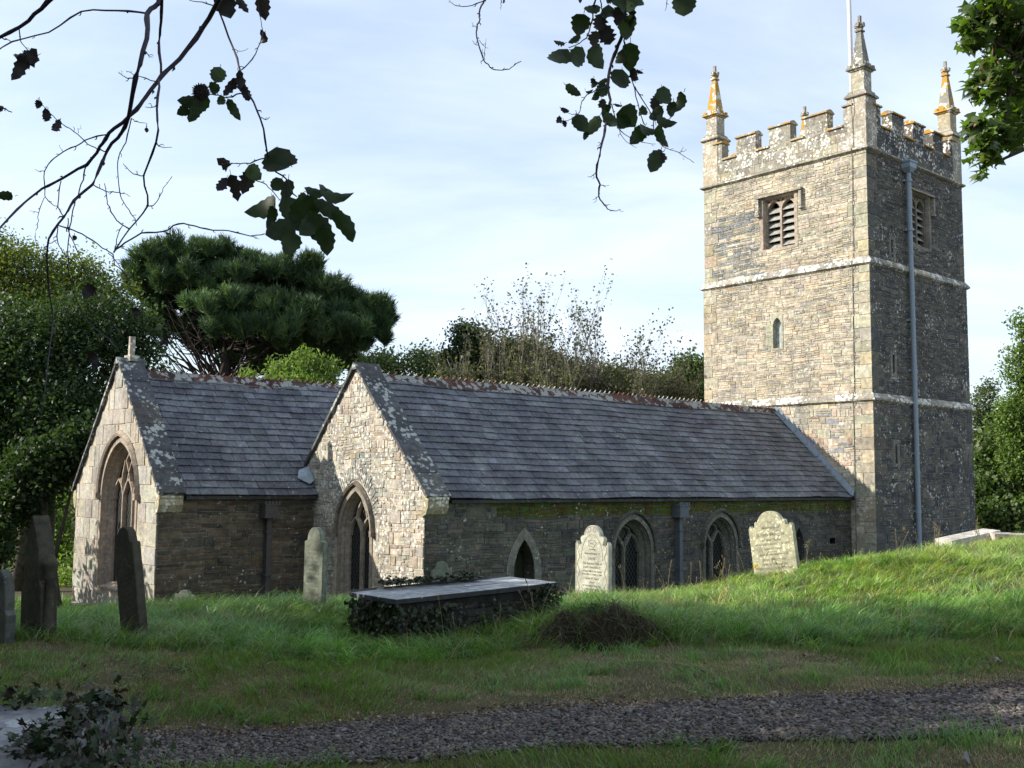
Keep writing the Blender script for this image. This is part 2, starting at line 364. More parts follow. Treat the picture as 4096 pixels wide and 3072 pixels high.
# ---------- tower
TX, TY = 6.2, 6.25
ST = [(ZB, 2.58, .07), (2.58, 6.77, .035), (6.77, 10.35, 0.)]
def fE(off): return lambda u, z, o: (-off-o, u, z)          # lit face looking along -x, u = y
def fS(off): return lambda u, z, o: (u, -off-o, z)          # shaded face looking along -y, u = x
tw = MB()
bE = (3.80, 2.59, 7.74, 9.45)    # belfry opening on lit face y1,y0,z0,z1
bS = (3.82, 2.68, 7.74, 9.45)
qz = random.Random(5)
for (z0, z1, off) in ST:
    top = z0 > 6; mid = 2 < z0 < 6; low = z0 < 0
    hE = []; hS = []; exE = []; exS = []
    if top:
        hE = [[(bE[1], bE[2]), (bE[1], bE[3]), (bE[0], bE[3]), (bE[0], bE[2])]]; exE = [ex_rect(bE[1]-.12, bE[0]+.12, bE[2]-.1, bE[3]+.06)]
        hS = [[(bS[1], bS[2]), (bS[1], bS[3]), (bS[0], bS[3]), (bS[0], bS[2])]]; exS = [ex_rect(bS[1]-.12, bS[0]+.12, bS[2]-.1, bS[3]+.06)]
        sl = (1.33, 1.45, 7.12, 7.66)
    if mid:
        hE = [arch(3.29, .16, 4.42, 5.15, 5.42, 5)]; exE = [ex_rect(3.03, 3.55, 4.36, 5.52)]; sl = (1.17, 1.29, 3.44, 4.02)
    if low: sl = (1.13, 1.25, .66, 1.26)
    hS.append([(sl[0], sl[2]), (sl[0], sl[3]), (sl[1], sl[3]), (sl[1], sl[2])]); exS.append(ex_rect(sl[0]-.13, sl[1]+.16, sl[2]-.12, sl[3]+.14))
    panel(tw, fE(off), [(-off, z0), (TY+off, z0), (TY+off, z1), (-off, z1)], hE, MORT)
    panel(tw, fS(off), [(-off, z0), (TX+off, z0), (TX+off, z1), (-off, z1)], hS, (.21, .205, .185) if low else (.24, .235, .21))  # mortar of the shaded face also darkened in its colour
    tw.face([(TX+off, -off, z0), (TX+off, TY+off, z0), (TX+off, TY+off, z1), (TX+off, -off, z1)], MORT)
    tw.face([(-off, TY+off, z0), (TX+off, TY+off, z0), (TX+off, TY+off, z1), (-off, TY+off, z1)], MORT)
    # quoins at the corners
    def quo(fn, fl, ulo, uhi, s):
        rnd = random.Random(s); z = z0; k = 0
        while z < z1-.05:
            h = min(rnd.uniform(.28, .42), z1-z); wd = (.38 if k % 2 else .62)*rnd.uniform(.9, 1.1)
            for side in (0, 1):
                a, b = (ulo, ulo+wd) if side == 0 else (uhi-wd*.9, uhi)
                zq.append((a, b, z, z+h)); col = pick(rnd, fl); g = .006
                o = .018
                P = [(a, z+g), (b-g if side == 0 else b, z+g), (b-g if side == 0 else b, z+h-g), (a, z+h-g)]
                tw.mesh([fn(u, q, -.003) for u, q in P]+[fn(u+(0 if i in ((0, 3) if side == 0 else (1, 2)) else (-.006 if side == 0 else .006)), q+(.006 if i < 2 else -.006), o) for i, (u, q) in enumerate(P)], [(4, 5, 6, 7), (0, 1, 5, 4), (1, 2, 6, 5), (2, 3, 7, 6), (3, 0, 4, 7)], col)
            z += h; k += 1
    zq = []; quo(fE(off), [((.37, .35, .28), 3), ((.33, .31, .25), 2), ((.38, .33, .24), 1)], -off, TY+off, 11+int(z0)); qE = list(zq)
    zq = []; quo(fS(off), PAL_SHADE[:3], -off, TX+off, 11+int(z0)); qS = list(zq)
    def bq(q, lo, hi):
        def f(z):
            l, h = lo, hi
            for a, b, za, zb in q:
                if za <= z < zb:
                    if a <= lo+.01: l = max(l, b)
                    else: h = min(h, a)
            return (l, h)
        return f
    def grey(u, z, c, rnd):      # patches of blue slate masonry on the upper stage
        if top and 4.0 < u < 5.75 and z < 9.2 and rnd.random() < .62: return pick(rnd, [((.20, .21, .21), 3), ((.17, .19, .22), 2), ((.26, .25, .2), 1)])
        if low and z > .6 and rnd.random() < .2: return pick(rnd, [((.34, .255, .205), 2), ((.24, .25, .27), 2)])
        return c
    zs0 = z0 if not low else -2.9
    fine = dict(ch=(.13, .25), bw=(.2, .62), split=(2, 2, 3, 3, 4), gap=.010)
    if low: fine = dict(ch=(.14, .26), bw=(.2, .6), split=(1, 1, 2, 2, 3), gap=.014)
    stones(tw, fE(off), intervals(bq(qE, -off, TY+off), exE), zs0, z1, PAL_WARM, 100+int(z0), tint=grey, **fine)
    stones(tw, fS(off), intervals(bq(qS, -off, TX+off), exS), zs0, z1, PAL_SHADE, 200+int(z0), **fine)
    # slit surround and reveal (shaded face)
    f = fS(off); a, b, c, d = sl
    for (p, q, r_, s_) in ((a-.13, a, c-.1, d+.12), (b, b+.15, c-.1, d+.12), (a, b, d, d+.12), (a, b, c-.1, c)):
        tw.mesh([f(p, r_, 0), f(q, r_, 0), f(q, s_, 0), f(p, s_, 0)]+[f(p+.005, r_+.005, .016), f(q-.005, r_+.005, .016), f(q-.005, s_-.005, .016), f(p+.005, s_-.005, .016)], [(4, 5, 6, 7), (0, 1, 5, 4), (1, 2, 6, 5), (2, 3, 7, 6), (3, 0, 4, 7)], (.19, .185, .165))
    O = [(a, c), (a, d), (b, d), (b, c)]; rings(tw, f, [(O, .0), (O, -.35)], (.12, .12, .11)); panel(tw, lambda u, z, o, f=f: f(u, z, -.35), O, [], (.01, .01, .01))
tower = tw.build('tower', M['rubble_tower'], church)
tag(tower, 'square battlemented tower of coursed rubble in three stages')
M['cap'] = stonemat('capstones with orange lichen', .36, 9, (.66, .65, .58), .51, .4, 26, lmask=(.42, .6))
M['ashlar_w'] = stonemat('parapet ashlar', .44, 10, (.66, .64, .58), 0, .5, 26, lmask=(.38, .56))
# string courses: weathered top, drip below
def stringc(z, pr, h, offa, offb, name='string_course', x0=0, seg=.7, mat=None):
    """runs round the four sides; offa above, offb below"""
    mb = MB(); prof = [(offa-.01, z+h), (offb+pr, z+.02), (offb+pr, z-.03), (offb+pr*.45, z-.07), (offb-.01, z-.10)]
    def ring(o): return [(-o, -o), (TX+o, -o), (TX+o, TY+o), (-o, TY+o)]
    rnd = random.Random(int(z*7)+3)
    for (a, za), (b, zb) in zip(prof, prof[1:]):
        A, B = ring(a), ring(b)
        for i in range(4):
            j = (i+1) % 4; n = 8
            for k in range(n):
                t0, t1 = k/n, (k+1)/n; L = lambda P, Q, t: (P[0]+(Q[0]-P[0])*t, P[1]+(Q[1]-P[1])*t)
                c = pick(rnd, PAL_ASH)
                g = .004 if z > 0 else 0
                mb.face([(*L(A[i], A[j], t0), za), (*L(A[i], A[j], t1), za), (*L(B[i], B[j], t1), zb), (*L(B[i], B[j], t0), zb)], c)
    return mb.build(name, mat or M['string'], church)
stringc(2.58, .10, .22, .035, .07); stringc(6.77, .10, .22, 0, .035); stringc(10.35, .11, .06, 0, 0, mat=M['ashlar'])
# parapet with battlements
pb = MB(); pc = MB(); T = .34; ZS, ZM = 11.26, 11.80
merE = [(5.45, 5.80), (4.06, 4.86), (2.69, 3.52), (1.33, 2.17), (.45, .76)]
merS = [(.45, .90), (1.58, 2.34), (2.93, 3.66), (4.26, 4.95), (5.42, 5.80)]
def capst(fn, a, b, z, colr, hi):
    """coping stone: overhanging, roll-topped"""
    pr = .07; S = [(-T-.05, z), (-T-.05, z+.05), (-T*.62, z+.13+hi), (-T*.38, z+.13+hi), (pr, z+.05), (pr, z+.0)]
    for e in range(len(S)-1):
        (o0, q0), (o1, q1) = S[e], S[e+1]
        pc.face([fn(a, q0, o0), fn(b, q0, o0), fn(b, q1, o1), fn(a, q1, o1)], colr)
    pc.face([fn(a, S[-1][1], S[-1][0]), fn(b, S[-1][1], S[-1][0]), fn(b, z, -T-.05), fn(a, z, -T-.05)], colr)
    for u in (a, b): pc.face([fn(u, q, o) for o, q in S], colr)
for fn, L, mer, seed, pal in ((fE(0), TY, merE, 31, PAL_ASH), (fS(0), TX, merS, 32, PAL_SHADE),
                              (lambda u, z, o: (TX+o, u, z), TY, merE, 33, PAL_ASH), (lambda u, z, o: (u, TY+o, z), TX, merS, 34, PAL_ASH)):
    rnd = random.Random(seed)
    e0 = 0 if seed in (31, 33) else T
    q = lambda a, b, z0, z1, o: [fn(a, z0, o), fn(b, z0, o), fn(b, z1, o), fn(a, z1, o)]
    lo, hi_ = (0, L) if seed in (31, 33) else (0.002, L-.002)
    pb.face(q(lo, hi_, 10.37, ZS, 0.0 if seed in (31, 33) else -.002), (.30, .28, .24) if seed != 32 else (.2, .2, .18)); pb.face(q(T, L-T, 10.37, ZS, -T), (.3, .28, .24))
    for a, b in mer:
        V = [fn(a, ZS, 0), fn(b, ZS, 0), fn(b, ZM, 0), fn(a, ZM, 0), fn(a, ZS, -T), fn(b, ZS, -T), fn(b, ZM, -T), fn(a, ZM, -T)]
        pb.mesh(V, [(0, 1, 2, 3), (5, 4, 7, 6), (1, 5, 6, 2), (4, 0, 3, 7), (3, 2, 6, 7)], pick(rnd, pal))
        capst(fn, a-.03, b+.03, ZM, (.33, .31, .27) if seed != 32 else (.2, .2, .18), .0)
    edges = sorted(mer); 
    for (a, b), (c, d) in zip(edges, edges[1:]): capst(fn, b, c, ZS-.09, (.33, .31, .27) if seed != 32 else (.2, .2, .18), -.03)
    if seed < 33:
        stones(pb, fn, intervals(lambda z: (0.0, L), [] ), 10.42, ZS-.1, pal, seed*3, ch=(.27, .31), bw=(.4, .75), split=(1,), gap=.007, pro=(.006, .012), und=0, chip=.004)
        for a, b in mer: stones(pb, fn, lambda z, a=a, b=b: [(a, b)], ZS-.02, ZM, pal, seed*5+int(a*3), ch=(.26, .28), bw=(.4, .9), split=(1,), gap=.006, pro=(.006, .010), und=0, chip=.004)
parap = pb.build('parapet', M['ashlar_w'], church); o = pc.build('parapet_coping', M['cap'], None); o.parent = parap
tag(parap, 'battlemented parapet with orange lichen on its capstones')
rf = MB(); rf.face([(T, T, 10.6), (TX-T, T, 10.6), (TX-T, TY-T, 10.6), (T, TY-T, 10.6)], (.2, .22, .24)); rf.build('tower_roof', M['lead'], church)
# pinnacles
def pinnacle(x, y, seed, mat, dz):
    mb = MB(); rnd = random.Random(seed)
    def sq(z, h): return [(x-h, y-h, z), (x+h, y-h, z), (x+h, y+h, z), (x-h, y+h, z)]
    prof = [(10.40, .315), (12.0, .315), (12.02, .385), (12.07, .385), (12.17, .30), (12.21, .30), (12.23, .26), (12.28, .225), (12.86, .225), (12.88, .27), (12.92, .27), (12.93, .335), (12.98, .335), (13.04, .24), (13.06, .21), (14.18+dz, .075), (14.19+dz, .115), (14.24+dz, .115), (14.27+dz, .07), (14.36+dz, .075)]
    sp = MB()
    for (z0, h0), (z1, h1) in zip(prof, prof[1:]):
        A, B = sq(z0, h0), sq(z1, h1); c = pick(rnd, PAL_ASH)
        for i in range(4): (sp if z0 > 12.85 else mb).face([A[i], A[(i+1) % 4], B[(i+1) % 4], B[i]], c)
    A = sq(14.36+dz, .075); sp.face(A, (.3, .28, .24))
    for i in range(4):        # little battlements round the collar
        for k in (-1, 1):
            for s in (-.22, 0, .22):
                if i < 2:
                    px, py = (x+s, y+k*.285) if i == 0 else (x+k*.285, y+s); sp.box((px-.05, py-.05, 12.97), (px+.05, py+.05, 13.07), pick(rnd, PAL_ASH))
    p = mb.build('pinnacle', M['ashlar'], church); o = sp.build('spire', mat, None); o.parent = p
    f = MB(); z = 14.36+dz
    for (ax, ay) in ((1, 0), (-1, 0), (0, 1), (0, -1)):
        f.box((x+ax*.1-.055, y+ay*.1-.055, z-.02), (x+ax*.1+.055, y+ay*.1+.055, z+.1), (.28, .26, .22), .012, rnd)
    f.box((x-.045, y-.045, z), (x+.045, y+.045, z+.36), (.27, .25, .22), .008, rnd)
    fo = f.build('finial', M['ashlar'], None); fo.parent = p
    return p
P1 = pinnacle(.29, .29, 1, M['ashlar'], 0); tag(P1, 'grey pinnacle without orange lichen at the near corner')
M['pinn'] = stonemat('pinnacle with orange lichen', .5, 5, (.60, .60, .54), .54, .4, 26, lmask=(.42, .6))
pinnacle(.29, TY-.29, 2, M['pinn'], .08); pinnacle(TX-.29, .29, 3, M['pinn'], .08); pinnacle(TX-.29, TY-.29, 4, M['pinn'], 0)
# flagpole, conductor
fp = MB(); fp.tube([(1.0, 1.0, 10.6), (.96, 1.02, 14.5), (.93, 1.06, 20.5)], [.075, .07, .055], 12); fo = fp.build('flagpole', M['pole'], church, True); tag(fo, 'white painted flagpole behind the near pinnacle')
lc = MB(); pts = [(-.05, .40, 12.2), (-.10, .41, 11.6), (-.04, .42, 11.3), (-.03, .42, 10.5), (-.13, .44, 10.35), (-.04, .46, 10.15), (-.04, .50, 7.0), (-.16, .50, 6.78), (-.07, .52, 6.6), (-.07, .55, 2.85), (-.20, .55, 2.6), (-.10, .57, 2.4), (-.10, .58, -2.8)]
lc.tube(pts, .011, 5); lc.build('lightning_conductor', M['conductor'], church)
# tower drainpipe with hopper
pp = MB(); X0, Y0 = 2.24, -.17
pp.tube([(X0, Y0, 10.0), (X0, Y0, 7.0), (X0-.02, Y0-.02, 6.6), (X0-.02, Y0-.03, ZB)], .075, 12)
for z in (9.7, 8.1, 5.2, 3.6, 1.0, -.8): pp.tube([(X0, Y0-.01, z-.04), (X0, Y0-.01, z+.04)], .095, 12); pp.box((X0-.15, -.1, z-.03), (X0+.15, -.02, z+.03))
pipe = pp.build('drainpipe', M['pipe_grey'], church, False)
hp = MB(); hp.mesh([(X0-.2, -.02, 10.3), (X0+.2, -.02, 10.3), (X0+.2, -.34, 10.3), (X0-.2, -.34, 10.3), (X0-.2, -.02, 10.1), (X0+.2, -.02, 10.1), (X0+.2, -.34, 10.1), (X0-.2, -.34, 10.1), (X0-.09, -.07, 9.96), (X0+.09, -.07, 9.96), (X0+.09, -.26, 9.96), (X0-.09, -.26, 9.96)],
        [(0, 1, 5, 4), (1, 2, 6, 5), (2, 3, 7, 6), (3, 0, 4, 7), (4, 5, 9, 8), (5, 6, 10, 9), (6, 7, 11, 10), (7, 4, 8, 11), (0, 3, 2, 1)])
hp.box((X0-.23, -.36, 10.27), (X0+.23, -.02, 10.33)); hp.tube([(X0+.05, -.15, 10.3), (X0+.05, .02, 10.52)], .06, 8)
h = hp.build('hopper', M['pipe_grey'], None); h.parent = pipe
# belfry windows
def belfry(fn, u1, u0, z0, z1, hoodu, fcol):
    um = (u0+u1)/2; zsp = z1-.42; r = MB()
    # ashlar surround
    for (a, b, c, d) in ((u0-.12, u0, z0-.08, z1+.06), (u1, u1+.12, z0-.08, z1+.06), (u0, u1, z1, z1+.06), (u0, u1, z0-.1, z0)):
        r.mesh([fn(a, c, 0), fn(b, c, 0), fn(b, d, 0), fn(a, d, 0), fn(a, c, .015), fn(b, c, .015), fn(b, d, .015), fn(a, d, .015)], [(4, 5, 6, 7), (0, 1, 5, 4), (1, 2, 6, 5), (2, 3, 7, 6), (3, 0, 4, 7)], fcol)
    O = [(u0, z0), (u0, z1), (u1, z1), (u1, z0)]; I = [(u0+.05, z0+.02), (u0+.05, z1-.04), (u1-.05, z1-.04), (u1-.05, z0+.02)]
    rings(r, fn, [(O, .014), (I, -.08), (I, -.6)], fcol)
    # tracery plate: two cinquefoil-ish lights cut from a slab
    hw = (u1-u0-.1)/4-.035; c1, c2 = (u0+.05+um)/2, (um+u1-.05)/2
    A1 = arch(c1, hw, z0+.02, zsp, z1-.12, 8); A2 = arch(c2, hw, z0+.02, zsp, z1-.12, 8)
    # small spandrel triangles pierced
    H = [A1, A2]
    for cc in (c1, c2):
        for s in (-1, 1): H.append([(cc+s*hw*.98, z1-.16), (cc+s*hw*.98, z1-.07), (cc+s*hw*.45, z1-.07)][::s])
    fr = lambda u, z, o: fn(u, z, o-.13)
    panel(r, fr, I, H, fcol)
    for Hh in H: rings(r, fr, [(Hh, 0), (Hh, -.16)], tuple(q*.8 for q in fcol))
    panel(r, lambda u, z, o: fn(u, z, -.58), I, [], (.008, .008, .008))
    win = r.build('belfry_window', M['frame'], church)
    lv = MB(); n = 6
    for ci, cc in enumerate((c1, c2)):
        for k in range(n):
            zc = z0+.14+k*(z1-z0-.28)/n+(.06 if ci == 0 else .0)
            if zc > z1-.2: continue
            V = [fn(cc-hw, zc-.1, -.15), fn(cc+hw, zc-.1, -.15), fn(cc+hw, zc+.10, -.33), fn(cc-hw, zc+.10, -.33)]
            V += [Vector(v)+Vector((0, 0, -.02)) for v in V]
            lv.mesh(V, [(0, 1, 2, 3), (7, 6, 5, 4), (0, 4, 5, 1), (1, 5, 6, 2), (3, 7, 4, 0)], (.30, .30, .28))
    o = lv.build('louvres', M['louvre'], None); o.parent = win
    hd = MB(); ha, hb, hz = hoodu
    def hb_(a, b, c, d, pr): hd.mesh([fn(a, c, 0), fn(b, c, 0), fn(b, d, 0), fn(a, d, 0), fn(a, c, pr), fn(b, c, pr), fn(b, d-.04, pr), fn(a, d-.04, pr)], [(4, 5, 6, 7), (0, 1, 5, 4), (1, 2, 6, 5), (2, 3, 7, 6), (3, 0, 4, 7)], (.28, .26, .22))
    hb_(ha, hb, hz-.08, hz+.02, .13); hb_(ha, ha+.09, hz-.62, hz-.08, .12); hb_(hb-.09, hb, hz-.62, hz-.08, .12)
    hb_(ha-.02, ha+.12, hz-.7, hz-.6, .13); hb_(hb-.12, hb+.02, hz-.7, hz-.6, .13)
    o = hd.build('hood_mould', M['ashlar'], None); o.parent = win
    return win
belfry(fE(0), bE[0], bE[1], bE[2], bE[3], (2.27, 4.0, 9.57), (.36, .30, .24))
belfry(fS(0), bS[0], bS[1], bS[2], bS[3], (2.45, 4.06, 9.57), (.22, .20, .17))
# lancet on the lit face
f = fE(.035); r = MB(); A = arch(3.29, .16, 4.42, 5.15, 5.42, 5); rings(r, f, [(A, .0), (arch(3.29, .14, 4.44, 5.14, 5.39, 5), -.16)], (.33, .32, .28))
Ao = [(3.07, 4.36), (3.07, 5.5), (3.51, 5.5), (3.51, 4.36)]; panel(r, lambda u, z, o: f(u, z, .016), Ao, [A], (.34, .34, .27)); rings(r, f, [(Ao, 0), (Ao, .016)], (.3, .3, .25))
for z in (4.5, 4.95): r.mesh([f(3.51, z, .015), f(3.72, z, .015), f(3.72, z+.28, .015), f(3.51, z+.28, .015), f(3.72, z, 0), f(3.72, z+.28, 0)], [(0, 1, 2, 3), (1, 4, 5, 2)], (.33, .34, .25))
win = r.build('lancet_window', M['frame'], church)
g = MB(); panel(g, lambda u, z, o: f(u, z, -.14), arch(3.29, .15, 4.42, 5.15, 5.42, 5), [], (1, 1, 1)); o = g.build('glass', M['glass_skylit'], None); o.parent = win

# ---------- south aisle (gable plane x=XG, ridge y=YR)
XG, YR, YW, YL = -16.05, 3.385, .75, 6.02
ZR, ZE = 2.40, -.34
sl_ = 1.0
fG = lambda u, z, o: (XG-o, u, z)                         # gable, looking along -x
fW = lambda u, z, o: (u, YW-o, z)                         # long wall
aw = MB()
gt = lambda u: 2.46-abs(u-YR)*1.045                        # wall head of the gable
WC, WH = 3.30, .60
H = arch(WC, WH, -2.62, -1.16, -.20, 9)
panel(aw, fG, [(YW, ZB), (YL, ZB), (YL, gt(YL)), (YR, 2.46), (YW, gt(YW))], [H], MORTP)
def gb(z):
    if z > 2.40: return None
    d = (2.46-z)/1.045-.03; return (max(YW, YR-d), min(YL, YR+d))
ringex = ex_arch(WC, WH+.20, -2.7, -1.16, .14)
def tg(u, z, c, rnd):
    if abs(u-WC) < 1.05 and -.3 < z < .55 and rnd.random() < .75: return pick(rnd, [((.27, .28, .26), 3), ((.32, .31, .27), 2)])
    return c
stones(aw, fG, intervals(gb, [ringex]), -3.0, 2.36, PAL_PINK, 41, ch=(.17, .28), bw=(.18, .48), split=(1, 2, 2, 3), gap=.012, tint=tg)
# voussoirs of thin slates on edge over the arch
vr = random.Random(9)
for k in range(46):
    t = math.pi*(k+.5)/46; u0, z0 = WC-math.cos(t)*.80, -1.06+math.sin(t)*.98+.12*math.sin(t)**6
    if z0 < -.75: continue
    L_ = vr.uniform(.22, .36)*(0.5+.5*math.sin(t)); dx_, dz_ = -math.cos(t), math.sin(t)*1.15; n_ = math.hypot(dx_, dz_); dx_/=n_; dz_/=n_
    px, pz = dz_*.021, -dx_*.021; o = vr.uniform(.02, .032); c = pick(vr, [((.28, .28, .26), 3), ((.35, .34, .30), 2)])
    Q = [(u0-px, z0-pz), (u0+px, z0+pz), (u0+px*1.3+dx_*L_, z0+pz*1.3+dz_*L_), (u0-px*1.3+dx_*L_, z0-pz*1.3+dz_*L_)]
    aw.mesh([fG(a, b, 0) for a, b in Q]+[fG(a, b, o) for a, b in Q], [(4, 5, 6, 7), (0, 1, 5, 4), (1, 2, 6, 5), (2, 3, 7, 6), (3, 0, 4, 7)], c)
gw = aw.build('gable_wall', M['rubble_gable'], church); tag(gw, 'sunlit rubble gable wall of the aisle')
sw = MB()
wins = [(-9.82, .64), (-6.43, .64)]
HA = [arch(c, hw, -2.75, -1.62, -.86, 9) for c, hw in wins]
Hd = arch(-13.34, .30, -3.4, -1.95, -1.24, 6); Hc = arch(-2.86, .24, -3.0, -1.75, -1.22, 5); Hh = [(-1.27, -1.73), (-1.27, -1.56), (-.96, -1.56), (-.96, -1.73)]
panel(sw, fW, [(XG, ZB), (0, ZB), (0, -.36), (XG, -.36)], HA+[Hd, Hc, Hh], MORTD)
def alg(u, z, c, rnd):
    if z > -.78 and u > -14.2:
        k = min(1, (z+.82)/.1); return tuple(a*(1-k)+b*k*rnd.uniform(.7, 1.2) for a, b in zip(c, (.085, .095, .02)))
    if u > -1.6: return tuple(q*.75 for q in c)
    if -15.6 < u < -13.6 or -12.9 < u < -11.5:
        if rnd.random() < .3: return (.13, .14, .11)
    return c
exs = [ex_arch(c, hw+.16, -2.8, -1.62, -.62) for c, hw in wins]+[ex_arch(-13.34, .50, -3.5, -2.0, -1.0), ex_arch(-2.86, .40, -3.1, -1.75, -.98), ex_rect(-1.29, -.94, -1.75, -1.54)]
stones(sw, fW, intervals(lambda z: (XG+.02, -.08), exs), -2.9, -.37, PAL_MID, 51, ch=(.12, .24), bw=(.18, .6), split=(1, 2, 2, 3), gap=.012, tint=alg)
rings(sw, fW, [(Hh, 0), (Hh, -.3)], (.03, .03, .03)); panel(sw, lambda u, z, o: fW(u, z, -.3), Hh, [], (.01, .01, .01))
swo = sw.build('aisle_wall', M['rubble'], church); tag(swo, 'shaded rubble side wall under a green stained eave')
# east end of the nave/aisle walls out of sight: plain closing walls
bk = MB(); bk.box((XG+.55, YW+.6, ZB), (0.0-.02, YL-.02, -.45), MORTD); bk.face([(XG+.5, YL, ZB), (0, YL, ZB), (0, YL, -.3), (XG+.5, YL, -.3)], MORTD)
bk.build('inner_wall', M['dark'], church)
# window stonework
def window(fn, c, hw, zb, zs, za, depth, lights, hoodw, col, hw_out=.12, name='window', splay=.10, hpr=.09, zt=None):
    r = MB(); n = 9
    A0 = arch(c, hw+hw_out, zb-.05, zs, za+hw_out*1.4, n); A1 = arch(c, hw, zb, zs, za, n)
    panel(r, lambda u, z, o: fn(u, z, .018), A0, [A1], col); rings(r, fn, [(A0, 0), (A0, .018)], col)
    d = depth; A2 = arch(c, hw-splay*.35, zb+.03, zs, za-splay*.45, n); A3 = arch(c, hw-splay, zb+.09, zs, za-splay*1.3, n)
    rings(r, fn, [(A1, .018), (A1, -.03), (A2, -d*.35), (A2, -d*.5), (A3, -d*.85), (A3, -d-.1)], col)
    hi = hw-splay; top = za-splay*1.3; wl = 2*hi/lights; mw = .095; o0, o1 = -d-.06, -d+.07
    zl = zs-.05                                            # springing of the lights
    for k in range(1, lights):
        u = c-hi+wl*k; bar(r, fn, [(u, zb+.05), (u, zl+.12)], mw, o0, o1, col)
    lh = []
    for k in range(lights):
        u = c-hi+wl*(k+.5); ah = arch(u, wl/2-.01, zl-.1, zl, zl+wl*.8, 7)[1:-1]
        bar(r, fn, ah, mw*.8, o0, o1-.005, col); lh.append(u)
    apex = (c, top-.02)
    for s in (-1, 1):                                      # reticulated tracery: ogee lines up to the head
        if lights == 2:
            pts = [(c, zl+.1), (c+s*hi*.22, zl+.24), (c+s*hi*.42, zl+.40), (c+s*hi*.34, zl+.56), (c, top-.05)]
        else:
            pts = [(c+s*wl/2, zl+.1), (c+s*wl*.18, zl+.38), (c, zl+.62), (c+s*.17, zl+.9), (c, top-.05)]
            bar(r, fn, [(c+s*wl/2, zl+.1), (c+s*wl*.72, zl+.36), (c+s*wl*.6, zl+.62), (c+s*.24, zl+.9)], mw*.75, o0, o1-.008, col)
        bar(r, fn, pts, mw*.75, o0, o1-.008, col)
    w_ = r.build(name, M['frame'], church)
    g = MB(); panel(g, lambda u, z, o: fn(u, z, -d-.02), A3, [], (1, 1, 1)); o = g.build('glass', M['glass'], None); o.parent = w_
    if hoodw:
        h = MB(); hood(h, fn, c, hw+hw_out, zs+.08, za+hw_out*1.4, hoodw, hpr, tuple(q*(.62 if col[0] < .2 or zb > -2.7 and lights == 2 else .92) for q in col)); o = h.build('hood_mould', M['frame'], None); o.parent = w_
    return w_
w1 = window(fG, WC, WH, -2.62, -1.16, -.22, .22, 2, .07, (.30, .26, .22), .10); tag(w1, 'two-light traceried window in the sunlit gable')
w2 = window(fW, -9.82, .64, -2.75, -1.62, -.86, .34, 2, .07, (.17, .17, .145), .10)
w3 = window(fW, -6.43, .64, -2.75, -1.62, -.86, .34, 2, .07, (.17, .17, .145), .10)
r = MB(); A0 = arch(-13.34, .52, -3.4, -2.0, -.98, 6); rings(r, fW, [(A0, 0), (A0, .02)], (.11, .11, .09)); panel(r, lambda u, z, o: fW(u, z, .02), A0, [Hd], (.19, .19, .165)); rings(r, fW, [(Hd, .02), (Hd, -.36)], (.08, .08, .065))
pd = r.build('priest_door', M['rubble'], church)
g = MB(); panel(g, lambda u, z, o: fW(u, z, -.35), Hd, [], (1, 1, 1))
for k in range(5): a = -13.60+k*.13; g.mesh([fW(a-.008, -3.3, -.33), fW(a+.008, -3.3, -.33), fW(a+.008, -1.5, -.33), fW(a-.008, -1.5, -.33)], [(0, 1, 2, 3)])
o = g.build('door_leaf', M['door'], None); o.parent = pd
r = MB(); A0 = arch(-2.86, .42, -3.0, -1.75, -.96, 5); rings(r, fW, [(A0, 0), (A0, .02)], (.07, .07, .07)); panel(r, lambda u, z, o: fW(u, z, .02), A0, [Hc], (.085, .09, .085)); rings(r, fW, [(Hc, .02), (arch(-2.86, .2, -3.0, -1.75, -1.27, 5), -.3)], (.09, .09, .085))
lw = r.build('lancet_window', M['rubble'], church); g = MB(); panel(g, lambda u, z, o: fW(u, z, -.29), arch(-2.86, .2, -3.0, -1.75, -1.27, 5), [], (1, 1, 1)); o = g.build('glass', M['glass'], None); o.parent = lw

# ---------- chancel
XC, YC0, YC1, YCR = -19.80, 5.06, 9.98, 7.53
fC = lambda u, z, o: (XC-o, u, z); fCW = lambda u, z, o: (u, YC0-o, z)
cw = MB(); gc = lambda u: 2.60-abs(u-YCR)*1.19
CC, CHW = 7.27, 1.02
H = arch(CC, CHW, -2.45, -.42, .84, 9)
panel(cw, fC, [(YC0, ZB), (YC1, ZB), (YC1, gc(YC1)), (YCR, 2.60), (YC0, gc(YC0))], [H], (.46, .39, .31))
def cbz(z):
    if z > 2.55: return None
    d = (2.60-z)/1.19-.03; return (max(YC0, YCR-d), min(YC1, YCR+d))
stones(cw, fC, intervals(cbz, [ex_arch(CC, CHW+.16, -2.5, -.42, 1.06)]), -3.5, 2.5, PAL_GRAN, 61, ch=(.34, .5), bw=(.38, .85), split=(1,), gap=.014, pro=(.006, .02), und=.0, chip=.008)
cgo = cw.build('chancel_gable_wall', M['granite'], church); tag(cgo, 'east gable wall of large squared granite blocks')
w4 = window(fC, CC, CHW, -2.45, -.42, .84, .27, 3, .10, (.36, .30, .25), .10, splay=.15, hpr=.10); tag(w4, 'large three-light window deep in the granite gable')
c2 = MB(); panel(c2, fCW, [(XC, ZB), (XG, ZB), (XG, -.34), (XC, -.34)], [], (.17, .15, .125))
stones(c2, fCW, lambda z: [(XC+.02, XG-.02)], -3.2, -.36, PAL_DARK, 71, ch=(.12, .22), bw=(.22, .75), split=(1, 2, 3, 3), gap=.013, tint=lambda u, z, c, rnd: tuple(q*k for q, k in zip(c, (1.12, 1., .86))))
c2o = c2.build('chancel_wall', M['rubble'], church); tag(c2o, 'dark brownish rubble wall of the chancel')
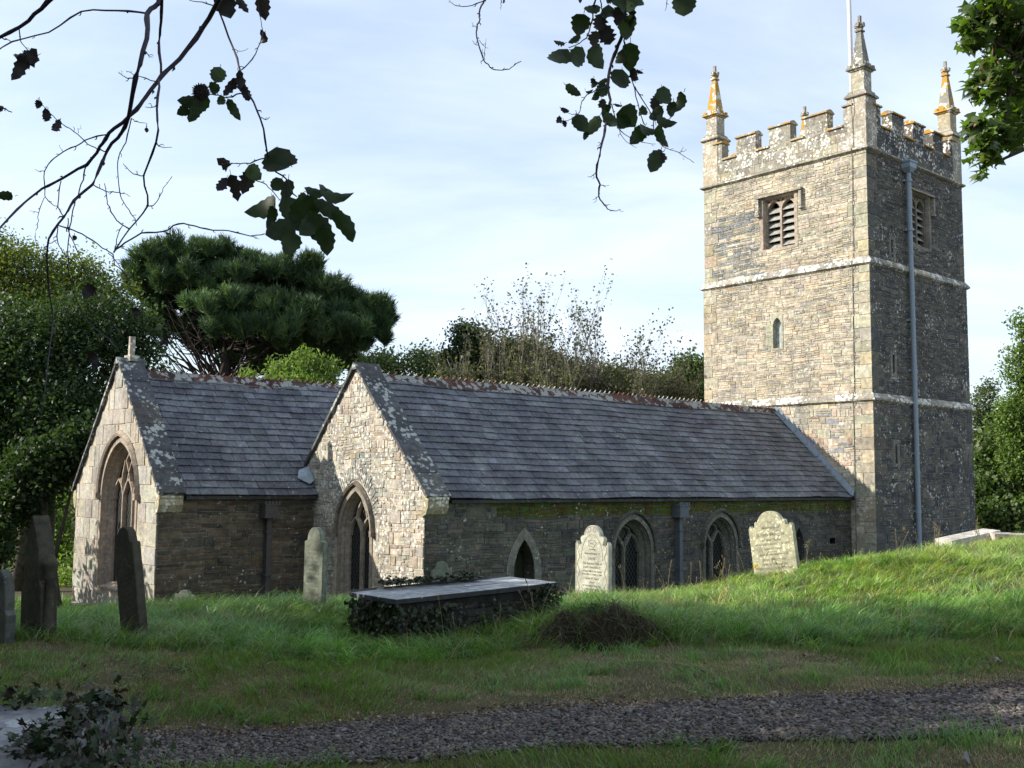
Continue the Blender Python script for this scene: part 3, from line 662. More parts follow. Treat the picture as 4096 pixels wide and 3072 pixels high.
bk = MB(); bk.box((XC+.6, YC0+.05, ZB), (XG-.02, YC1-.05, -.45), MORTD); bk.box((XG-.0, 5.6, ZB), (-.02, YC1, -.45), MORTD); bk.build('inner_wall', M['dark'], church)

# ---------- roofs
SL = [((0.097, 0.103, 0.120), 4), ((0.089, 0.094, 0.110), 4), ((0.102, 0.110, 0.126), 3), ((0.095, 0.100, 0.115), 2), ((0.081, 0.086, 0.100), 2), ((0.106, 0.113, 0.127), 1.2), ((0.094, 0.100, 0.113), 1)]
def slates(mb, x0, x1, ye, ze, yr, zr, rows, seed, sign=1):
    """slated slope from eave line (ye,ze) up to ridge (yr,zr)"""
    rnd = random.Random(seed); L = math.hypot(yr-ye, zr-ze); ty, tz = (yr-ye)/L, (zr-ze)/L; ny, nz = -tz*sign, ty*sign
    if nz < 0: ny, nz = -ny, -nz
    e = L/rows; mb.face([(x0, ye-ny*.04, ze-nz*.04), (x1, ye-ny*.04, ze-nz*.04), (x1, yr-ny*.04, zr-nz*.04), (x0, yr-ny*.04, zr-nz*.04)], (.02, .02, .02))
    big = [rnd.uniform(.85, 1.15) for _ in range(60)]
    for r_ in range(rows):
        x = x0-rnd.uniform(0, .3); s0 = r_*e-.01; s1 = min(L, s0+e*1.25)
        while x < x1:
            wd = rnd.uniform(.26, .42); a, b = max(x+.005, x0), min(x+wd-.005, x1); x += wd
            if b-a < .03: continue
            c = pick(rnd, SL); q_ = rnd.uniform(.84, 1.16)*(.8 if rnd.random() < .08 else 1); c = tuple(q*q_ for q in c)
            lift = rnd.uniform(.034, .046); t = .016; j = rnd.uniform(-.006, .006); hi = .010
            if rnd.random() < .012: j -= .035
            wo = lambda xx, s: .014*math.sin(xx*.9+yr)+.010*math.sin(xx*2.3+(ze+tz*s)*1.7)+.008*math.sin((ze+tz*s)*3.1+xx*.4)
            P = lambda xx, s, o: (xx, ye+ty*s+ny*(o+wo(xx, s)), ze+tz*s+nz*(o+wo(xx, s)))
            V = [P(a, s0+j, lift), P(b, s0+j, lift), P(b, s1, hi), P(a, s1, hi), P(a, s0+j, lift-t), P(b, s0+j, lift-t)]
            mb.mesh(V, [(0, 1, 2, 3), (4, 5, 1, 0), (4, 0, 3), (1, 5, 2)], c)
YE = .60
ar = MB(); slates(ar, XG+.54, 0.0, YE, ZE-.02, YR, ZR-.06, 18, 81)
ar.face([(XG+.5, YL+.2, ZE), (0, YL+.2, ZE), (0, YR, ZR-.06), (XG+.5, YR, ZR-.06)], (.11, .11, .13))
ar.box((XG+.6, YE+.02, ZE-.10), (-.02, YE+.12, ZE-.035), (.03, .03, .03))
aro = ar.build('aisle_roof', M['slate'], church); tag(aro, 'long slate roof slope of the aisle')
cr_ = MB(); YCE = 4.88; slates(cr_, XC+.50, XG-.02, YCE, -.33, YCR, 2.46, 18, 82)
cr_.face([(XC+.5, 10.15, -.33), (0, 10.15, -.33), (0, YCR, 2.46), (XC+.5, YCR, 2.46)], (.11, .11, .13)); slates(cr_, XG-.02, XG+4, YCE+(YCR-YCE)*4/18, -.33+2.79*4/18, YCR, 2.46, 14, 83); cr_.face([(XG+4, 5.5, .3), (0, 5.5, .3), (0, YCR, 2.4), (XG+4, YCR, 2.4)], (.11, .11, .13))
cr_.box((XC+.55, YCE+.02, -.42), (XG-.02, YCE+.12, -.35), (.03, .03, .03))
cro = cr_.build('chancel_roof', M['slate'], church); tag(cro, 'lighter slate roof slope of the chancel')
def ridge(x0, x1, y, z, slope, seed, parent):
    mb = MB(); rnd = random.Random(seed); x = x0; L = .30
    while x < x1:
        b = min(x+L-.005, x1); c = pick(rnd, [((.165, .085, .068), 3), ((.13, .075, .065), 2), ((.11, .08, .075), 2)])
        dz = rnd.uniform(-.006, .006); wy = .17
        for s in (-1, 1):
            mb.face([(x, y+s*wy, z-wy*slope+dz), (b, y+s*wy, z-wy*slope+dz), (b, y, z+.05+dz), (x, y, z+.05+dz)], c)
            mb.face([(x, y+s*wy, z-wy*slope-.02+dz), (b, y+s*wy, z-wy*slope-.02+dz), (b, y+s*wy, z-wy*slope+dz), (x, y+s*wy, z-wy*slope+dz)], c)
        mb.face([(x, y-wy, z-wy*slope+dz), (x, y, z+.05+dz), (x, y+wy, z-wy*slope+dz)], c)
        x += L
    x = x0+.08
    while x < x1-.05:            # cresting: upcurved horns
        c = pick(rnd, [((.26, .12, .085), 3), ((.20, .10, .08), 2)]); pts = []
        for k in range(6):
            t = k/5; pts.append((x-.055+.085*t+.02*t*t, y, z+.045+.075*(t**2.2)))
        for k in range(5):
            (xa, _, za), (xb, _, zb) = pts[k], pts[k+1]; th = .035-.004*k; hw = .018
            mb.mesh([(xa, y-hw, za-th), (xb, y-hw, zb-th), (xb, y-hw, zb), (xa, y-hw, za), (xa, y+hw, za-th), (xb, y+hw, zb-th), (xb, y+hw, zb), (xa, y+hw, za)], [(0, 1, 2, 3), (5, 4, 7, 6), (3, 2, 6, 7), (1, 5, 6, 2), (0, 3, 7, 4)], c)
        x += .19+rnd.uniform(-.01, .01)
    o = mb.build('ridge_tiles', M['clay'], None); o.parent = parent
ridge(XG+.58, 0.0, YR, ZR, 1.0, 5, aro); ridge(XC+.56, XG+4, YCR, 2.50, 1.15, 6, cro)
# gable copings: slabs with thickness, kneelers, apex stones
def coping(xf, xb, y0, z0, y1, z1, n, seed, lift=.10, over=.07, side=1):
    mb = MB(); rnd = random.Random(seed); L = math.hypot(y1-y0, z1-z0); ty, tz = (y1-y0)/L, (z1-z0)/L; ny, nz = -tz, ty
    if nz < 0: ny, nz = -ny, -nz
    for k in range(n):
        a, b = L*k/n, L*(k+1)/n-.004; d = rnd.uniform(-.006, .006)
        P = lambda x, s, o: (x+rnd.uniform(-.004, .004), y0+ty*s+ny*o, z0+tz*s+nz*o)
        o0, o1 = lift-.06+d, lift+d; c = pick(rnd, [((.17, .17, .175), 3), ((.14, .14, .15), 2), ((.19, .185, .175), 1)])
        V = [P(xf-over, a, o0), P(xb, a, o0), P(xb, b, o0), P(xf-over, b, o0), P(xf-over, a, o1), P(xb, a, o1), P(xb, b, o1), P(xf-over, b, o1)]
        mb.mesh(V, [(4, 5, 6, 7), (0, 3, 2, 1), (0, 1, 5, 4), (2, 3, 7, 6), (3, 0, 4, 7), (1, 2, 6, 5)], c)
        # bed under the slab
        V = [P(xf, a, -.06), P(xb-.02, a, -.06), P(xb-.02, b, -.06), P(xf, b, -.06), P(xf, a, o0+.002), P(xb-.02, a, o0+.002), P(xb-.02, b, o0+.002), P(xf, b, o0+.002)]
        mb.mesh(V, [(0, 3, 2, 1), (0, 1, 5, 4), (2, 3, 7, 6), (3, 0, 4, 7), (1, 2, 6, 5)], (.3, .27, .23))
    return mb
a = coping(XG, XG+.55, .64, -.36, YR, ZR+.10, 6, 1); b = coping(XG, XG+.55, YR, ZR+.10, 5.42, .32, 5, 2)
for q in (b,): a.mesh(q.v, q.f, (1, 1, 1)); a.c[-len(q.f):] = q.c
a.mesh([(XG-.09, YR-.14, ZR+.08), (XG+.6, YR-.14, ZR+.08), (XG+.6, YR, ZR+.25), (XG-.09, YR, ZR+.25), (XG-.09, YR+.14, ZR+.08), (XG+.6, YR+.14, ZR+.08)], [(0, 1, 2, 3), (3, 2, 5, 4), (0, 3, 4), (1, 5, 2)], (.2, .2, .19))
o = a.build('gable_coping', M['coping'], church); tag(o, 'lichened slab coping of the aisle gable')
a = coping(XC, XC+.52, 4.93, -.34, YCR, 2.66, 6, 3); b = coping(XC, XC+.52, YCR, 2.66, 10.13, -.34, 6, 4)
a.mesh(b.v, b.f, (1, 1, 1)); a.c[-len(b.f):] = b.c
a.mesh([(XC-.09, YCR-.13, 2.64), (XC+.58, YCR-.13, 2.64), (XC+.58, YCR, 2.80), (XC-.09, YCR, 2.80), (XC-.09, YCR+.13, 2.64), (XC+.58, YCR+.13, 2.64)], [(0, 1, 2, 3), (3, 2, 5, 4), (0, 3, 4), (1, 5, 2)], (.2, .2, .19))
cpo = a.build('gable_coping', M['coping'], church); tag(cpo, 'lichened slab coping of the chancel gable')
cs = MB(); cs.box((XC+.16, YCR-.16, 2.72), (XC+.36, YCR+.16, 2.86), (.3, .29, .25), .01); cs.box((XC+.20, YCR-.06, 2.84), (XC+.32, YCR+.06, 3.30), (.36, .33, .28), .012)
o = cs.build('broken_cross', M['ashlar'], None); o.parent = cpo
def kneeler(x0, x1, yo, yi, z, s):
    kn = MB()
    P = [(yo, z+.02), (yo-s*.02, z-.06), (yo, z-.10), (yo, z-.22), (yo+s*.07, z-.36), (yi, z-.42), (yi, z+.05)]
    V = [(x0, a, b) for a, b in P]+[(x1, a, b) for a, b in P]; n = len(P)
    kn.mesh(V, [tuple(range(n)), tuple(range(2*n-1, n-1, -1))]+[(i, (i+1) % n, n+(i+1) % n, n+i) for i in range(n)], (.36, .32, .22)); kn.build('kneeler', M['ashlar'], church)
kneeler(XG-.03, XG+.5, .60, .80, -.30, 1); kneeler(XC-.03, XC+.5, 4.94, 5.12, -.32, 1); kneeler(XC-.03, XC+.5, 10.12, 9.95, -.32, -1)

# lead flashing up the tower, lead patch in the valley
fl = MB()
for k in range(7):
    t0, t1 = k/7, (k+1)/7-.004; L0 = (YE+(YR-YE)*t0, ZE+(ZR-ZE)*t0); L1 = (YE+(YR-YE)*t1, ZE+(ZR-ZE)*t1)
    fl.mesh([(-.16, L0[0], L0[1]+.02), (-.09, L0[0], L0[1]+.19), (-.09, L1[0], L1[1]+.19), (-.16, L1[0], L1[1]+.02), (-.30, L0[0], L0[1]+.03), (-.30, L1[0], L1[1]+.03)], [(0, 1, 2, 3), (4, 0, 3, 5)])
fl.build('lead_flashing', M['lead'], church)
fl = MB(); fl.mesh([(XG-.30, 5.30, .24), (XG-.03, 5.32, .34), (XG-.03, 5.02, .02), (XG-.16, 5.02, -.08), (XG-.40, 5.16, .06), (XG-.18, 5.12, .14)], [(0, 1, 5), (1, 2, 5), (2, 3, 5), (3, 4, 5), (4, 0, 5)]); M['lead_new'] = plain('new lead', (.27, .33, .38), .5, .4)
o = fl.build('valley_flashing', M['lead_new'], church)
# downpipes with square hoppers
def dpipe(x, y, z, hz, mat, w_=.085):
    mb = MB(); mb.box((x-w_, y-.17, ZB), (x+w_, y-.01, hz)); 
    for q in (hz-.35, hz-1.3): mb.box((x-w_-.02, y-.19, q-.03), (x+w_+.02, y, q+.03))
    p = mb.build('downpipe', mat, church)
    h = MB(); h.box((x-.17, y-.28, hz), (x+.17, y-.01, hz+.28)); h.box((x-.19, y-.30, hz-.04), (x+.19, y-.005, hz+.01)); h.box((x-.19, y-.30, hz+.24), (x+.19, y-.006, hz+.27))
    for k in range(5): h.box((x-.19+k*.082, y-.30, hz+.272), (x-.14+k*.082, y-.26, hz+.33))
    o = h.build('hopper', mat, None); o.parent = p
dpipe(-8.22, YW, 0, -.80, M['pipe_dark'], .06); dpipe(-17.28, YC0, 0, -.80, M['pipe_brown'], .06)
# ================================================= GROUND
def P2(dx, dy, Y):
    """point at forward distance Y seen at photo position (dx, dy) of the 2212 px wide view: used to read off real positions"""
    cp, sp = math.cos(PITCH), math.sin(PITCH); cr, sr = math.cos(ROLL), math.sin(ROLL)
    a = (dx-1106)/2257.6; b = -(dy-829.5)/2257.6
    a, b = a*cr-b*sr, a*sr+b*cr
    X = a; F = cp-b*sp; Z = sp+b*cp
    return Vector((X/F*Y, Y, Z/F*Y))
def CP(dx, dy, Y, s=0.): q = P2(dx, dy, Y); return (q.x, q.y, q.z-s)
CT = [(-4, 2, -1.74), (0, 2, -1.6), (4, 2, -1.46), CP(330, 1590, 7.5), CP(1106, 1540, 7.46), CP(2212, 1490, 7.35), CP(330, 1650, 6.77), CP(1106, 1620, 6.43), CP(2212, 1585, 6.1),
      CP(856, 1367, 11.3, .16), CP(1186, 1313, 13, .13), CP(1271, 1405, 10.4), CP(293, 1374, 11.7, .04), CP(80, 1392, 11.3), CP(8, 1394, 10.6), CP(679, 1312, 14.5, .06), CP(1281, 1286, 17, .08), CP(1679, 1232, 17, .08),
      CP(2212, 1160, 18.5, .12), CP(1900, 1197, 17.5, .12), CP(2212, 1250, 14, .1), CP(2212, 1400, 9.5), CP(1450, 1275, 16.6, .14), CP(1800, 1330, 12, .08), CP(500, 1310, 18, .15), CP(620, 1440, 9.6), CP(1000, 1300, 17.5, .25),
      (-7, 22, -2.95), (-9.5, 26, -3.45), (-2, 20, -2.75), (1.5, 21, -2.8), (5, 24, -2.7), (9, 28, -2.5), (15, 32, -2.0), (-15, 15, -2.5), (-16, 25, -3.4),
      (12, 20, -.85), (14, 12, -.7), (14, 5, -.9), (-12, 5, -2.2), (-12, -5, -2), (12, -5, -1.1), (0, -8, -1.6), (34, 32, -.8), (34, 10, 0), (-35, 40, -4), (0, 48, -3.3), (30, 52, -1.5), (-34, 5, -3), (0, -34, -1.5), (20, 24, -.8)]
ct = np.array(CT)
def tps(A, B):
    d2 = ((A[:, None, :]-B[None, :, :])**2).sum(-1); return .5*d2*np.log(d2+1e-9)
K = tps(ct[:, :2], ct[:, :2])+np.eye(len(ct))*.05; Pm = np.c_[np.ones(len(ct)), ct[:, :2]]
Wt = np.linalg.solve(np.block([[K, Pm], [Pm.T, np.zeros((3, 3))]]), np.r_[ct[:, 2], 0, 0, 0])
MOUND = (.84, 10.80)
def vnoise(x, y, s, seed=0):
    x = x*s+seed*17.3; y = y*s+seed*7.1
    return np.sin(x*1.3+np.sin(y*1.7+seed))*.5+np.sin(y*1.1+1.7*np.sin(x*.9+2.1))*.3+np.sin(x*2.9+y*2.3)*.2
def gz(x, y, fine=True):
    x = np.atleast_1d(np.asarray(x, float)); y = np.atleast_1d(np.asarray(y, float))
    rr = np.hypot(x, y-10); k = np.minimum(1, 42/np.maximum(rr, 1e-6)); xs, ys = x*k, (y-10)*k+10
    Q = np.c_[xs, ys]; z = np.empty(len(x))
    for i in range(0, len(x), 20000):
        q = Q[i:i+20000]; z[i:i+20000] = tps(q, ct[:, :2])@Wt[:len(ct)]+np.c_[np.ones(len(q)), q]@Wt[len(ct):]
    if fine:
        pathd = y-(6.95-.07*x)
        f = np.clip((np.abs(pathd)-.5)/.5, 0, 1)
        z = z+f*(.03*vnoise(x, y, 1.6)+.018*vnoise(x, y, 4.1, 2))*np.where(rr < 42, 1, 0)
        # mound of turf with a hollow scraped under its near edge
        u, v = (x-MOUND[0])/(.63+.06*np.sin(y*9)), (y-MOUND[1]-.07*np.sin(x*7))
        m = np.exp(-np.abs(u)**3)*np.where(v > -.05, np.exp(-(np.maximum(v, 0)/.75)**2), np.exp(-((v+.05)/.045)**2))
        z = z+(.31+.035*np.sin(x*23+2*np.sin(y*17))+.03*np.sin(y*31+x*11))*m
        hol = np.exp(-((x-MOUND[0]-.05)/.42)**4)*np.exp(-((y-MOUND[1]+.24)/.17)**4); z = z-.17*hol
    return z
def gz1(x, y): return float(gz(x, y)[0])
def gsheet(x0, x1, y0, y1, n, m):
    X, Y = np.meshgrid(np.linspace(x0, x1, n), np.linspace(y0, y1, m)); return X, Y
xs = np.unique(np.concatenate([np.linspace(-420, -40, 14), np.linspace(-40, -11, 30), np.linspace(-11, -5, 61), np.linspace(-5, 6, 276), np.linspace(6, 12, 61), np.linspace(12, 40, 28), np.linspace(40, 420, 14)]))
ys = np.unique(np.concatenate([np.linspace(-300, -10, 12), np.linspace(-10, 4, 29), np.linspace(4, 14, 251), np.linspace(14, 24, 101), np.linspace(24, 60, 40), np.linspace(60, 900, 16)]))
GX, GY = np.meshgrid(xs, ys); GZ = gz(GX.ravel(), GY.ravel()).reshape(GX.shape)
V = np.c_[GX.ravel(), GY.ravel(), GZ.ravel()]; nn_, mm_ = GX.shape
I = np.arange(nn_*mm_).reshape(nn_, mm_); F = np.c_[I[:-1, :-1].ravel(), I[:-1, 1:].ravel(), I[1:, 1:].ravel(), I[1:, :-1].ravel()]
m, t, p = newmat('soil and turf', .95, .1); co = objco(t); vc_ = vcol(t)
c1 = mixc(t, rng(t, noise(t, 1.2, 6, .6, co), .4, .6), (.045, .066, .022), (.100, .080, .046))
c1 = mixc(t, rng(t, noise(t, 14, 5, .7, co), .35, .65), c1, (.075, .060, .036)); c1 = mixc(t, 1., c1, vc_, 'MULTIPLY'); t.links.new(c1, p.inputs['Base Color']); bump(t, p, noise(t, 40, 5, .7, co), .6, .03)
hollow_tone = 1-.72*np.exp(-((V[:, 0]-MOUND[0]-.05)/.60)**4-((V[:, 1]-MOUND[1]+.22)/.24)**4)  # ground colour multiplied darker in the mound's hollow
g = npmesh('ground', V, F, np.repeat(hollow_tone[:, None], 3, 1), m, smooth=True); tag(g, kind='structure')
# gravel path
xs = np.linspace(-14, 14, 200); L = []
edge = lambda x: (6.43-.115*x+.05*np.sin(x*2.1)+.03*np.sin(x*5.3), 7.44-.02*x+.04*np.sin(x*1.7+1)+.03*np.sin(x*4.4))
Va = []
for x in xs:
    a, b = edge(x)
    for tt in np.linspace(0, 1, 7): Va.append((x, a+(b-a)*tt, 0))
Va = np.array(Va); Va[:, 2] = gz(Va[:, 0], Va[:, 1])+.006
I = np.arange(len(Va)).reshape(200, 7); F = np.c_[I[:-1, :-1].ravel(), I[1:, :-1].ravel(), I[1:, 1:].ravel(), I[:-1, 1:].ravel()]
M['pathbase'] = plain('path grit', (.055, .052, .055), .95, .1, 0, .4, 60, .5)
pth = npmesh('path', Va, F, np.ones((len(Va), 3)), M['pathbase'], smooth=True); tag(pth, kind='structure')
def scatter(n, x0, x1, y0, y1, seed):
    r = np.random.default_rng(seed); return r.uniform(x0, x1, n), r.uniform(y0, y1, n), r
x, y, r = scatter(95000, -5, 5.5, 6.1, 8.1, 3); a, b = edge(x); k = (y > a-.05+r.normal(0, .05, len(x))) & (y < b+.04+r.normal(0, .06, len(x))); x, y = x[k], y[k]; n = len(x)
sz = r.uniform(.006, .0145, n)*(1+.5*(r.random(n) > .93)); rot = r.uniform(0, 6.28, n)
cube = np.array([(sx, sy, sz_) for sz_ in (-1, 1) for sy in (-1, 1) for sx in (-1, 1)], float)
Vp = cube[None]*np.stack([sz*r.uniform(.7, 1.5, n), sz*r.uniform(.6, 1.1, n), sz*r.uniform(.3, .6, n)], -1)[:, None]*r.uniform(.65, 1.1, (n, 8, 1))
tilt = r.normal(0, .35, n)[:, None]; Vp[..., 2] += Vp[..., 0]*tilt
c, s = np.cos(rot)[:, None], np.sin(rot)[:, None]; Vx = Vp[..., 0]*c-Vp[..., 1]*s; Vy = Vp[..., 0]*s+Vp[..., 1]*c
zb = gz(x, y)+.008+r.uniform(0, .012, n)
Vp = np.stack([Vx+x[:, None], Vy+y[:, None], Vp[..., 2]+zb[:, None]], -1).reshape(-1, 3)
fc = np.array([(0, 2, 3, 1), (4, 5, 7, 6), (0, 1, 5, 4), (2, 6, 7, 3), (0, 4, 6, 2), (1, 3, 7, 5)]); F = (fc[None]+np.arange(n)[:, None, None]*8).reshape(-1, 4)
base = np.array([(.125, .112, .105), (.09, .082, .08), (.17, .15, .138), (.062, .056, .056), (.14, .115, .085)])[r.integers(0, 5, n)]*r.uniform(.7, 1.35, (n, 1))
gv = npmesh('gravel', Vp, F, np.repeat(base, 8, 0), colmat('gravel stones', .85, .2, 0, .25, 90)); tag(gv, 'loose dark slate gravel covering the path', 'gravel', kind='stuff')

# ================================================= GRASS
def on_tomb(x, y, m=0.05): 
    u = (x+1.22)*.753+(y-11.5)*.658; v = -(x+1.22)*.658+(y-11.5)*.753
    return (u > -.12+m) & (u < 2.4) & (v > 0+m) & (v < .9)
LEANX = lambda x, y: vnoise(x, y, .8, 5)
_base = LEANX
def near_tomb(x, y):
    u = (x+1.22)*.753+(y-11.5)*.658; v = -(x+1.22)*.658+(y-11.5)*.753; return (u > -.7) & (u < 2.8) & (v > -.75) & (v < 1.3)
def blades(x, y, h, wd, col, seed, segs=3, droop=.5, lean=.35, tipcol=1.25):
    r = np.random.default_rng(seed); n = len(x); z = gz(x, y)-.01
    az = r.uniform(0, 6.283, n); ld = LEANX(x, y)*3.14+r.normal(0, 1.1 if LEANX is _base else .25, n)
    dl = np.abs(r.normal(0, lean, n)); dr = droop*r.uniform(.3, 1.4, n)
    T = np.linspace(0, 1, segs+1)[None]
    off = (dl[:, None]*T+dr[:, None]*T**2.4)*h[:, None]
    up = (T-.42*dr[:, None]*T**3)*h[:, None]*np.cos(np.minimum(dl, 1))[:, None]
    px = x[:, None]+np.cos(ld)[:, None]*off; py = y[:, None]+np.sin(ld)[:, None]*off; pz = z[:, None]+up
    ww = wd[:, None]*(1-T**1.6*.92)*.5
    ax, ay = np.cos(az)[:, None]*ww, np.sin(az)[:, None]*ww
    Lf = np.stack([px-ax, py-ay, pz], -1); Rt = np.stack([px+ax, py+ay, pz], -1)
    V = np.stack([Lf, Rt], 2).reshape(n, -1, 3); k = V.shape[1]
    f = np.array([(2*i, 2*i+1, 2*i+3, 2*i+2) for i in range(segs)]); F = (f[None]+np.arange(n)[:, None, None]*k).reshape(-1, 4)
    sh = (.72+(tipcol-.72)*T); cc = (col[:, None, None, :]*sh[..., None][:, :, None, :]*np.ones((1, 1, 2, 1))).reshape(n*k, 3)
    return V.reshape(-1, 3), F, cc
def merge(parts):
    V = []; F = []; Cc = []; o = 0
    for v, f, c in parts: V.append(v); F.append(f+o); Cc.append(c); o += len(v)
    return np.concatenate(V), np.concatenate(F), np.concatenate(Cc)
def colmix(r, n, pal, wts, var=.25):
    p = np.array(pal); w_ = np.array(wts, float); return p[r.choice(len(p), n, p=w_/w_.sum())]*r.uniform(1-var, 1+var, (n, 1))
GPAL = [(.095, .205, .036), (.120, .235, .038), (.070, .165, .046), (.155, .255, .05), (.19, .20, .08)]
def longedge(x): return 10.25-.10*np.abs(x-1.2)+.25*np.sin(x*1.3)+.13*np.sin(x*3.7)+np.where(x < -2, (-2-x)*.30, 0)+np.where(x > 3, (x-3)*.10, 0)
infr = lambda x, y, m=.56: (np.abs(x) < m*y+1.8)
parts = []
# long rank grass: filler blades, then drooping tufts that share a lean
x, y, r = scatter(200000, -11, 12.5, 9.3, 21, 11)
def keep_long(x, y, r, extra=0.):
    dens = np.clip((y-longedge(x)+extra)/.5, 0, 1); far = np.clip(1.3-(y-10)/18, .4, 1)
    k = infr(x, y) & (r.random(len(x)) < dens*far) & ~on_tomb(x, y)
    hol = (np.abs(x-MOUND[0]-.05) < .44) & (y > MOUND[1]-.45) & (y < MOUND[1]+.0); k &= ~hol
    brown = np.exp(-((x-MOUND[0])/.6)**2-((y-MOUND[1]-.0)/.12)**2); return k & ~(r.random(len(x)) < brown*.75)
k = keep_long(x, y, r) & (r.random(len(x)) < .75+.4*vnoise(x, y, 2.4, 8)); x, y = x[k], y[k]; n = len(x)
def longcol(r, x, y, n):
    col = colmix(r, n, GPAL, (4, 4, 3, 2, .6)); col[:, 1] *= 1+.14*vnoise(x, y, .9, 6); col *= (1+.22*vnoise(x, y, 2.1, 12))[:, None]
    rt = np.clip((x-1.0)/2, 0, 1)*np.clip((y-12)/2, 0, 1); return col*(1+rt[:, None]*np.array([.8, .42, .3]))
h = np.clip(r.uniform(.12, .24, n)*(1+.35*vnoise(x, y, 1.7, 4))*np.where((x > .6) & (y > 12.5), .72, .95), .06, .4)
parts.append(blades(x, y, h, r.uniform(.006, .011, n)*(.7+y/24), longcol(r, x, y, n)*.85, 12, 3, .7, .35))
tx, ty, r = scatter(11000, -11, 12.5, 9.4, 19, 13); k = keep_long(tx, ty, r, .1) & (r.random(len(tx)) < .62+.5*vnoise(tx, ty, 1.3, 3)); tx, ty = tx[k], ty[k]; m_ = len(tx); per = 26
dirn = LEANX(tx, ty)*2.2+r.normal(0, .7, m_)+np.where(ty < longedge(tx)+1.2, -1.4, 0); hh = r.uniform(.20, .42, m_)*(1+.3*vnoise(tx, ty, .8, 7))*np.where((tx > .6) & (ty > 12.5), .62, .86)*np.clip(.55+(ty-longedge(tx))/1.6, .55, 1)
x = np.repeat(tx, per)+r.normal(0, .035, m_*per); y = np.repeat(ty, per)+r.normal(0, .035, m_*per); n = len(x)
_l = LEANX; DIR = np.repeat(dirn, per)+r.normal(0, .95, n)
LEANX = lambda a, b: DIR/3.14
tcol = np.repeat(longcol(r, tx, ty, m_), per, 0)*r.uniform(.75, 1.3, (n, 1))
hh = hh*np.where(near_tomb(tx, ty), .34, 1.)
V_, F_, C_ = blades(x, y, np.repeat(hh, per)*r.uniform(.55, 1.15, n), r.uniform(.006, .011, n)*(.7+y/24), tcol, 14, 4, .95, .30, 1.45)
parts.append((V_, F_, C_)); LEANX = _l
# mown bank: short green and dead brown
x, y, r = scatter(1050000, -7.8, 8.2, 4.4, 12.6, 21)
a, b = edge(x); le = longedge(x)
onp = (y > a-.01) & (y < b+.02)
k = infr(x, y) & ~onp & (y < le+.35) & ~hol[0:1].any() if False else infr(x, y) & ~onp & (y < le+.35)
hol2 = (np.abs(x-MOUND[0]) < .46) & (y > MOUND[1]-.42) & (y < MOUND[1]+.05); k &= ~hol2
ed = np.minimum(np.abs(y-a), np.abs(y-b)); k &= (r.random(len(x)) < np.clip(.25+ed/.22, 0, 1))
patch = vnoise(x, y, 1.9, 9)*.5+vnoise(x, y, 5.2, 1)*.6
k &= r.random(len(x)) < np.clip(.62+.5*patch, .25, 1)
x, y, patch = x[k], y[k], patch[k]; n = len(x)
gb_ = vnoise(x, y, 1.1, 13)*.75+vnoise(x, y, 3.3, 7)*.7+vnoise(x, y, 8., 4)*.35+np.where(y > b[k], .0, .1)-np.exp(-((y-b[k]-.25)/.35)**2)*.6
isg = r.random(n) < np.clip(.40+.80*gb_+np.clip((y-8.6)*.1, -.1, .15), .06, .96)
cg = colmix(r, n, [(.15, .21, .055), (.19, .24, .06), (.11, .16, .05)], (3, 2, 2)); cbn = colmix(r, n, [(.36, .28, .17), (.26, .20, .12), (.44, .36, .24), (.16, .12, .08)], (4, 4, 2, 2))
col = np.where(isg[:, None], cg, cbn); h = np.where(isg, r.uniform(.03, .095, n), r.uniform(.02, .06, n))*(1+.35*gb_)
parts.append(blades(x, y, np.clip(h*.8, .012, .09), r.uniform(.0035, .007, n), col, 22, 2, .35, .42, 1.2))
# taller tufts dotted on the bank and by the path
r = np.random.default_rng(31); tx = []; ty = []
for q in range(520):
    cx0, cy0 = r.uniform(-6, 6), r.uniform(4.7, 11); e0, e1 = edge(cx0)
    if e0-.12 < cy0 < e1+.1: continue
    kk = r.integers(12, 60); sp = r.uniform(.03, .10); tx.append(cx0+r.normal(0, sp, kk)); ty.append(cy0+r.normal(0, sp, kk))
x = np.concatenate(tx); y = np.concatenate(ty); n = len(x)
parts.append(blades(x, y, r.uniform(.07, .19, n), r.uniform(.004, .008, n), colmix(r, n, GPAL[:4], (3, 3, 2, 1)), 32, 3, .5, .35, 1.5))
# near verge right under the camera: longer blades
x, y, r = scatter(3000, -2.2, 3.2, 4.6, 6.1, 41); k = r.random(len(x)) < np.clip(.3+vnoise(x, y, 2.5, 3), 0, 1); x, y = x[k], y[k]; n = len(x)
parts.append(blades(x, y, r.uniform(.06, .20, n), r.uniform(.004, .008, n), colmix(r, n, GPAL[:3], (3, 2, 3)), 42, 3, .45, .3))
# broad-leaved weeds and straw among the grass
r = np.random.default_rng(36); m_ = 900; cx0, cy0 = r.uniform(-7, 8, m_), r.uniform(4.8, 17, m_); e0, e1 = edge(cx0); kq = ((cy0 < e0-.05) | (cy0 > e1+.1)) & infr(cx0, cy0) & ~on_tomb(cx0, cy0) & (vnoise(cx0, cy0, 1.2, 19) > -.1); cx0, cy0 = cx0[kq], cy0[kq]; m_ = len(cx0); x = np.repeat(cx0, 7)+r.normal(0, .03, m_*7); y = np.repeat(cy0, 7)+r.normal(0, .03, m_*7); n = len(x)
parts.append(blades(x, y, r.uniform(.05, .13, n), r.uniform(.014, .03, n), colmix(r, n, [(.09, .16, .045), (.12, .20, .05), (.07, .12, .05)], (3, 2, 2)), 37, 3, .8, .8, 1.1))
x, y, r = scatter(13000, -8, 9, 9.4, 19, 38); k = keep_long(x, y, r, .3); x, y = x[k], y[k]; n = len(x)
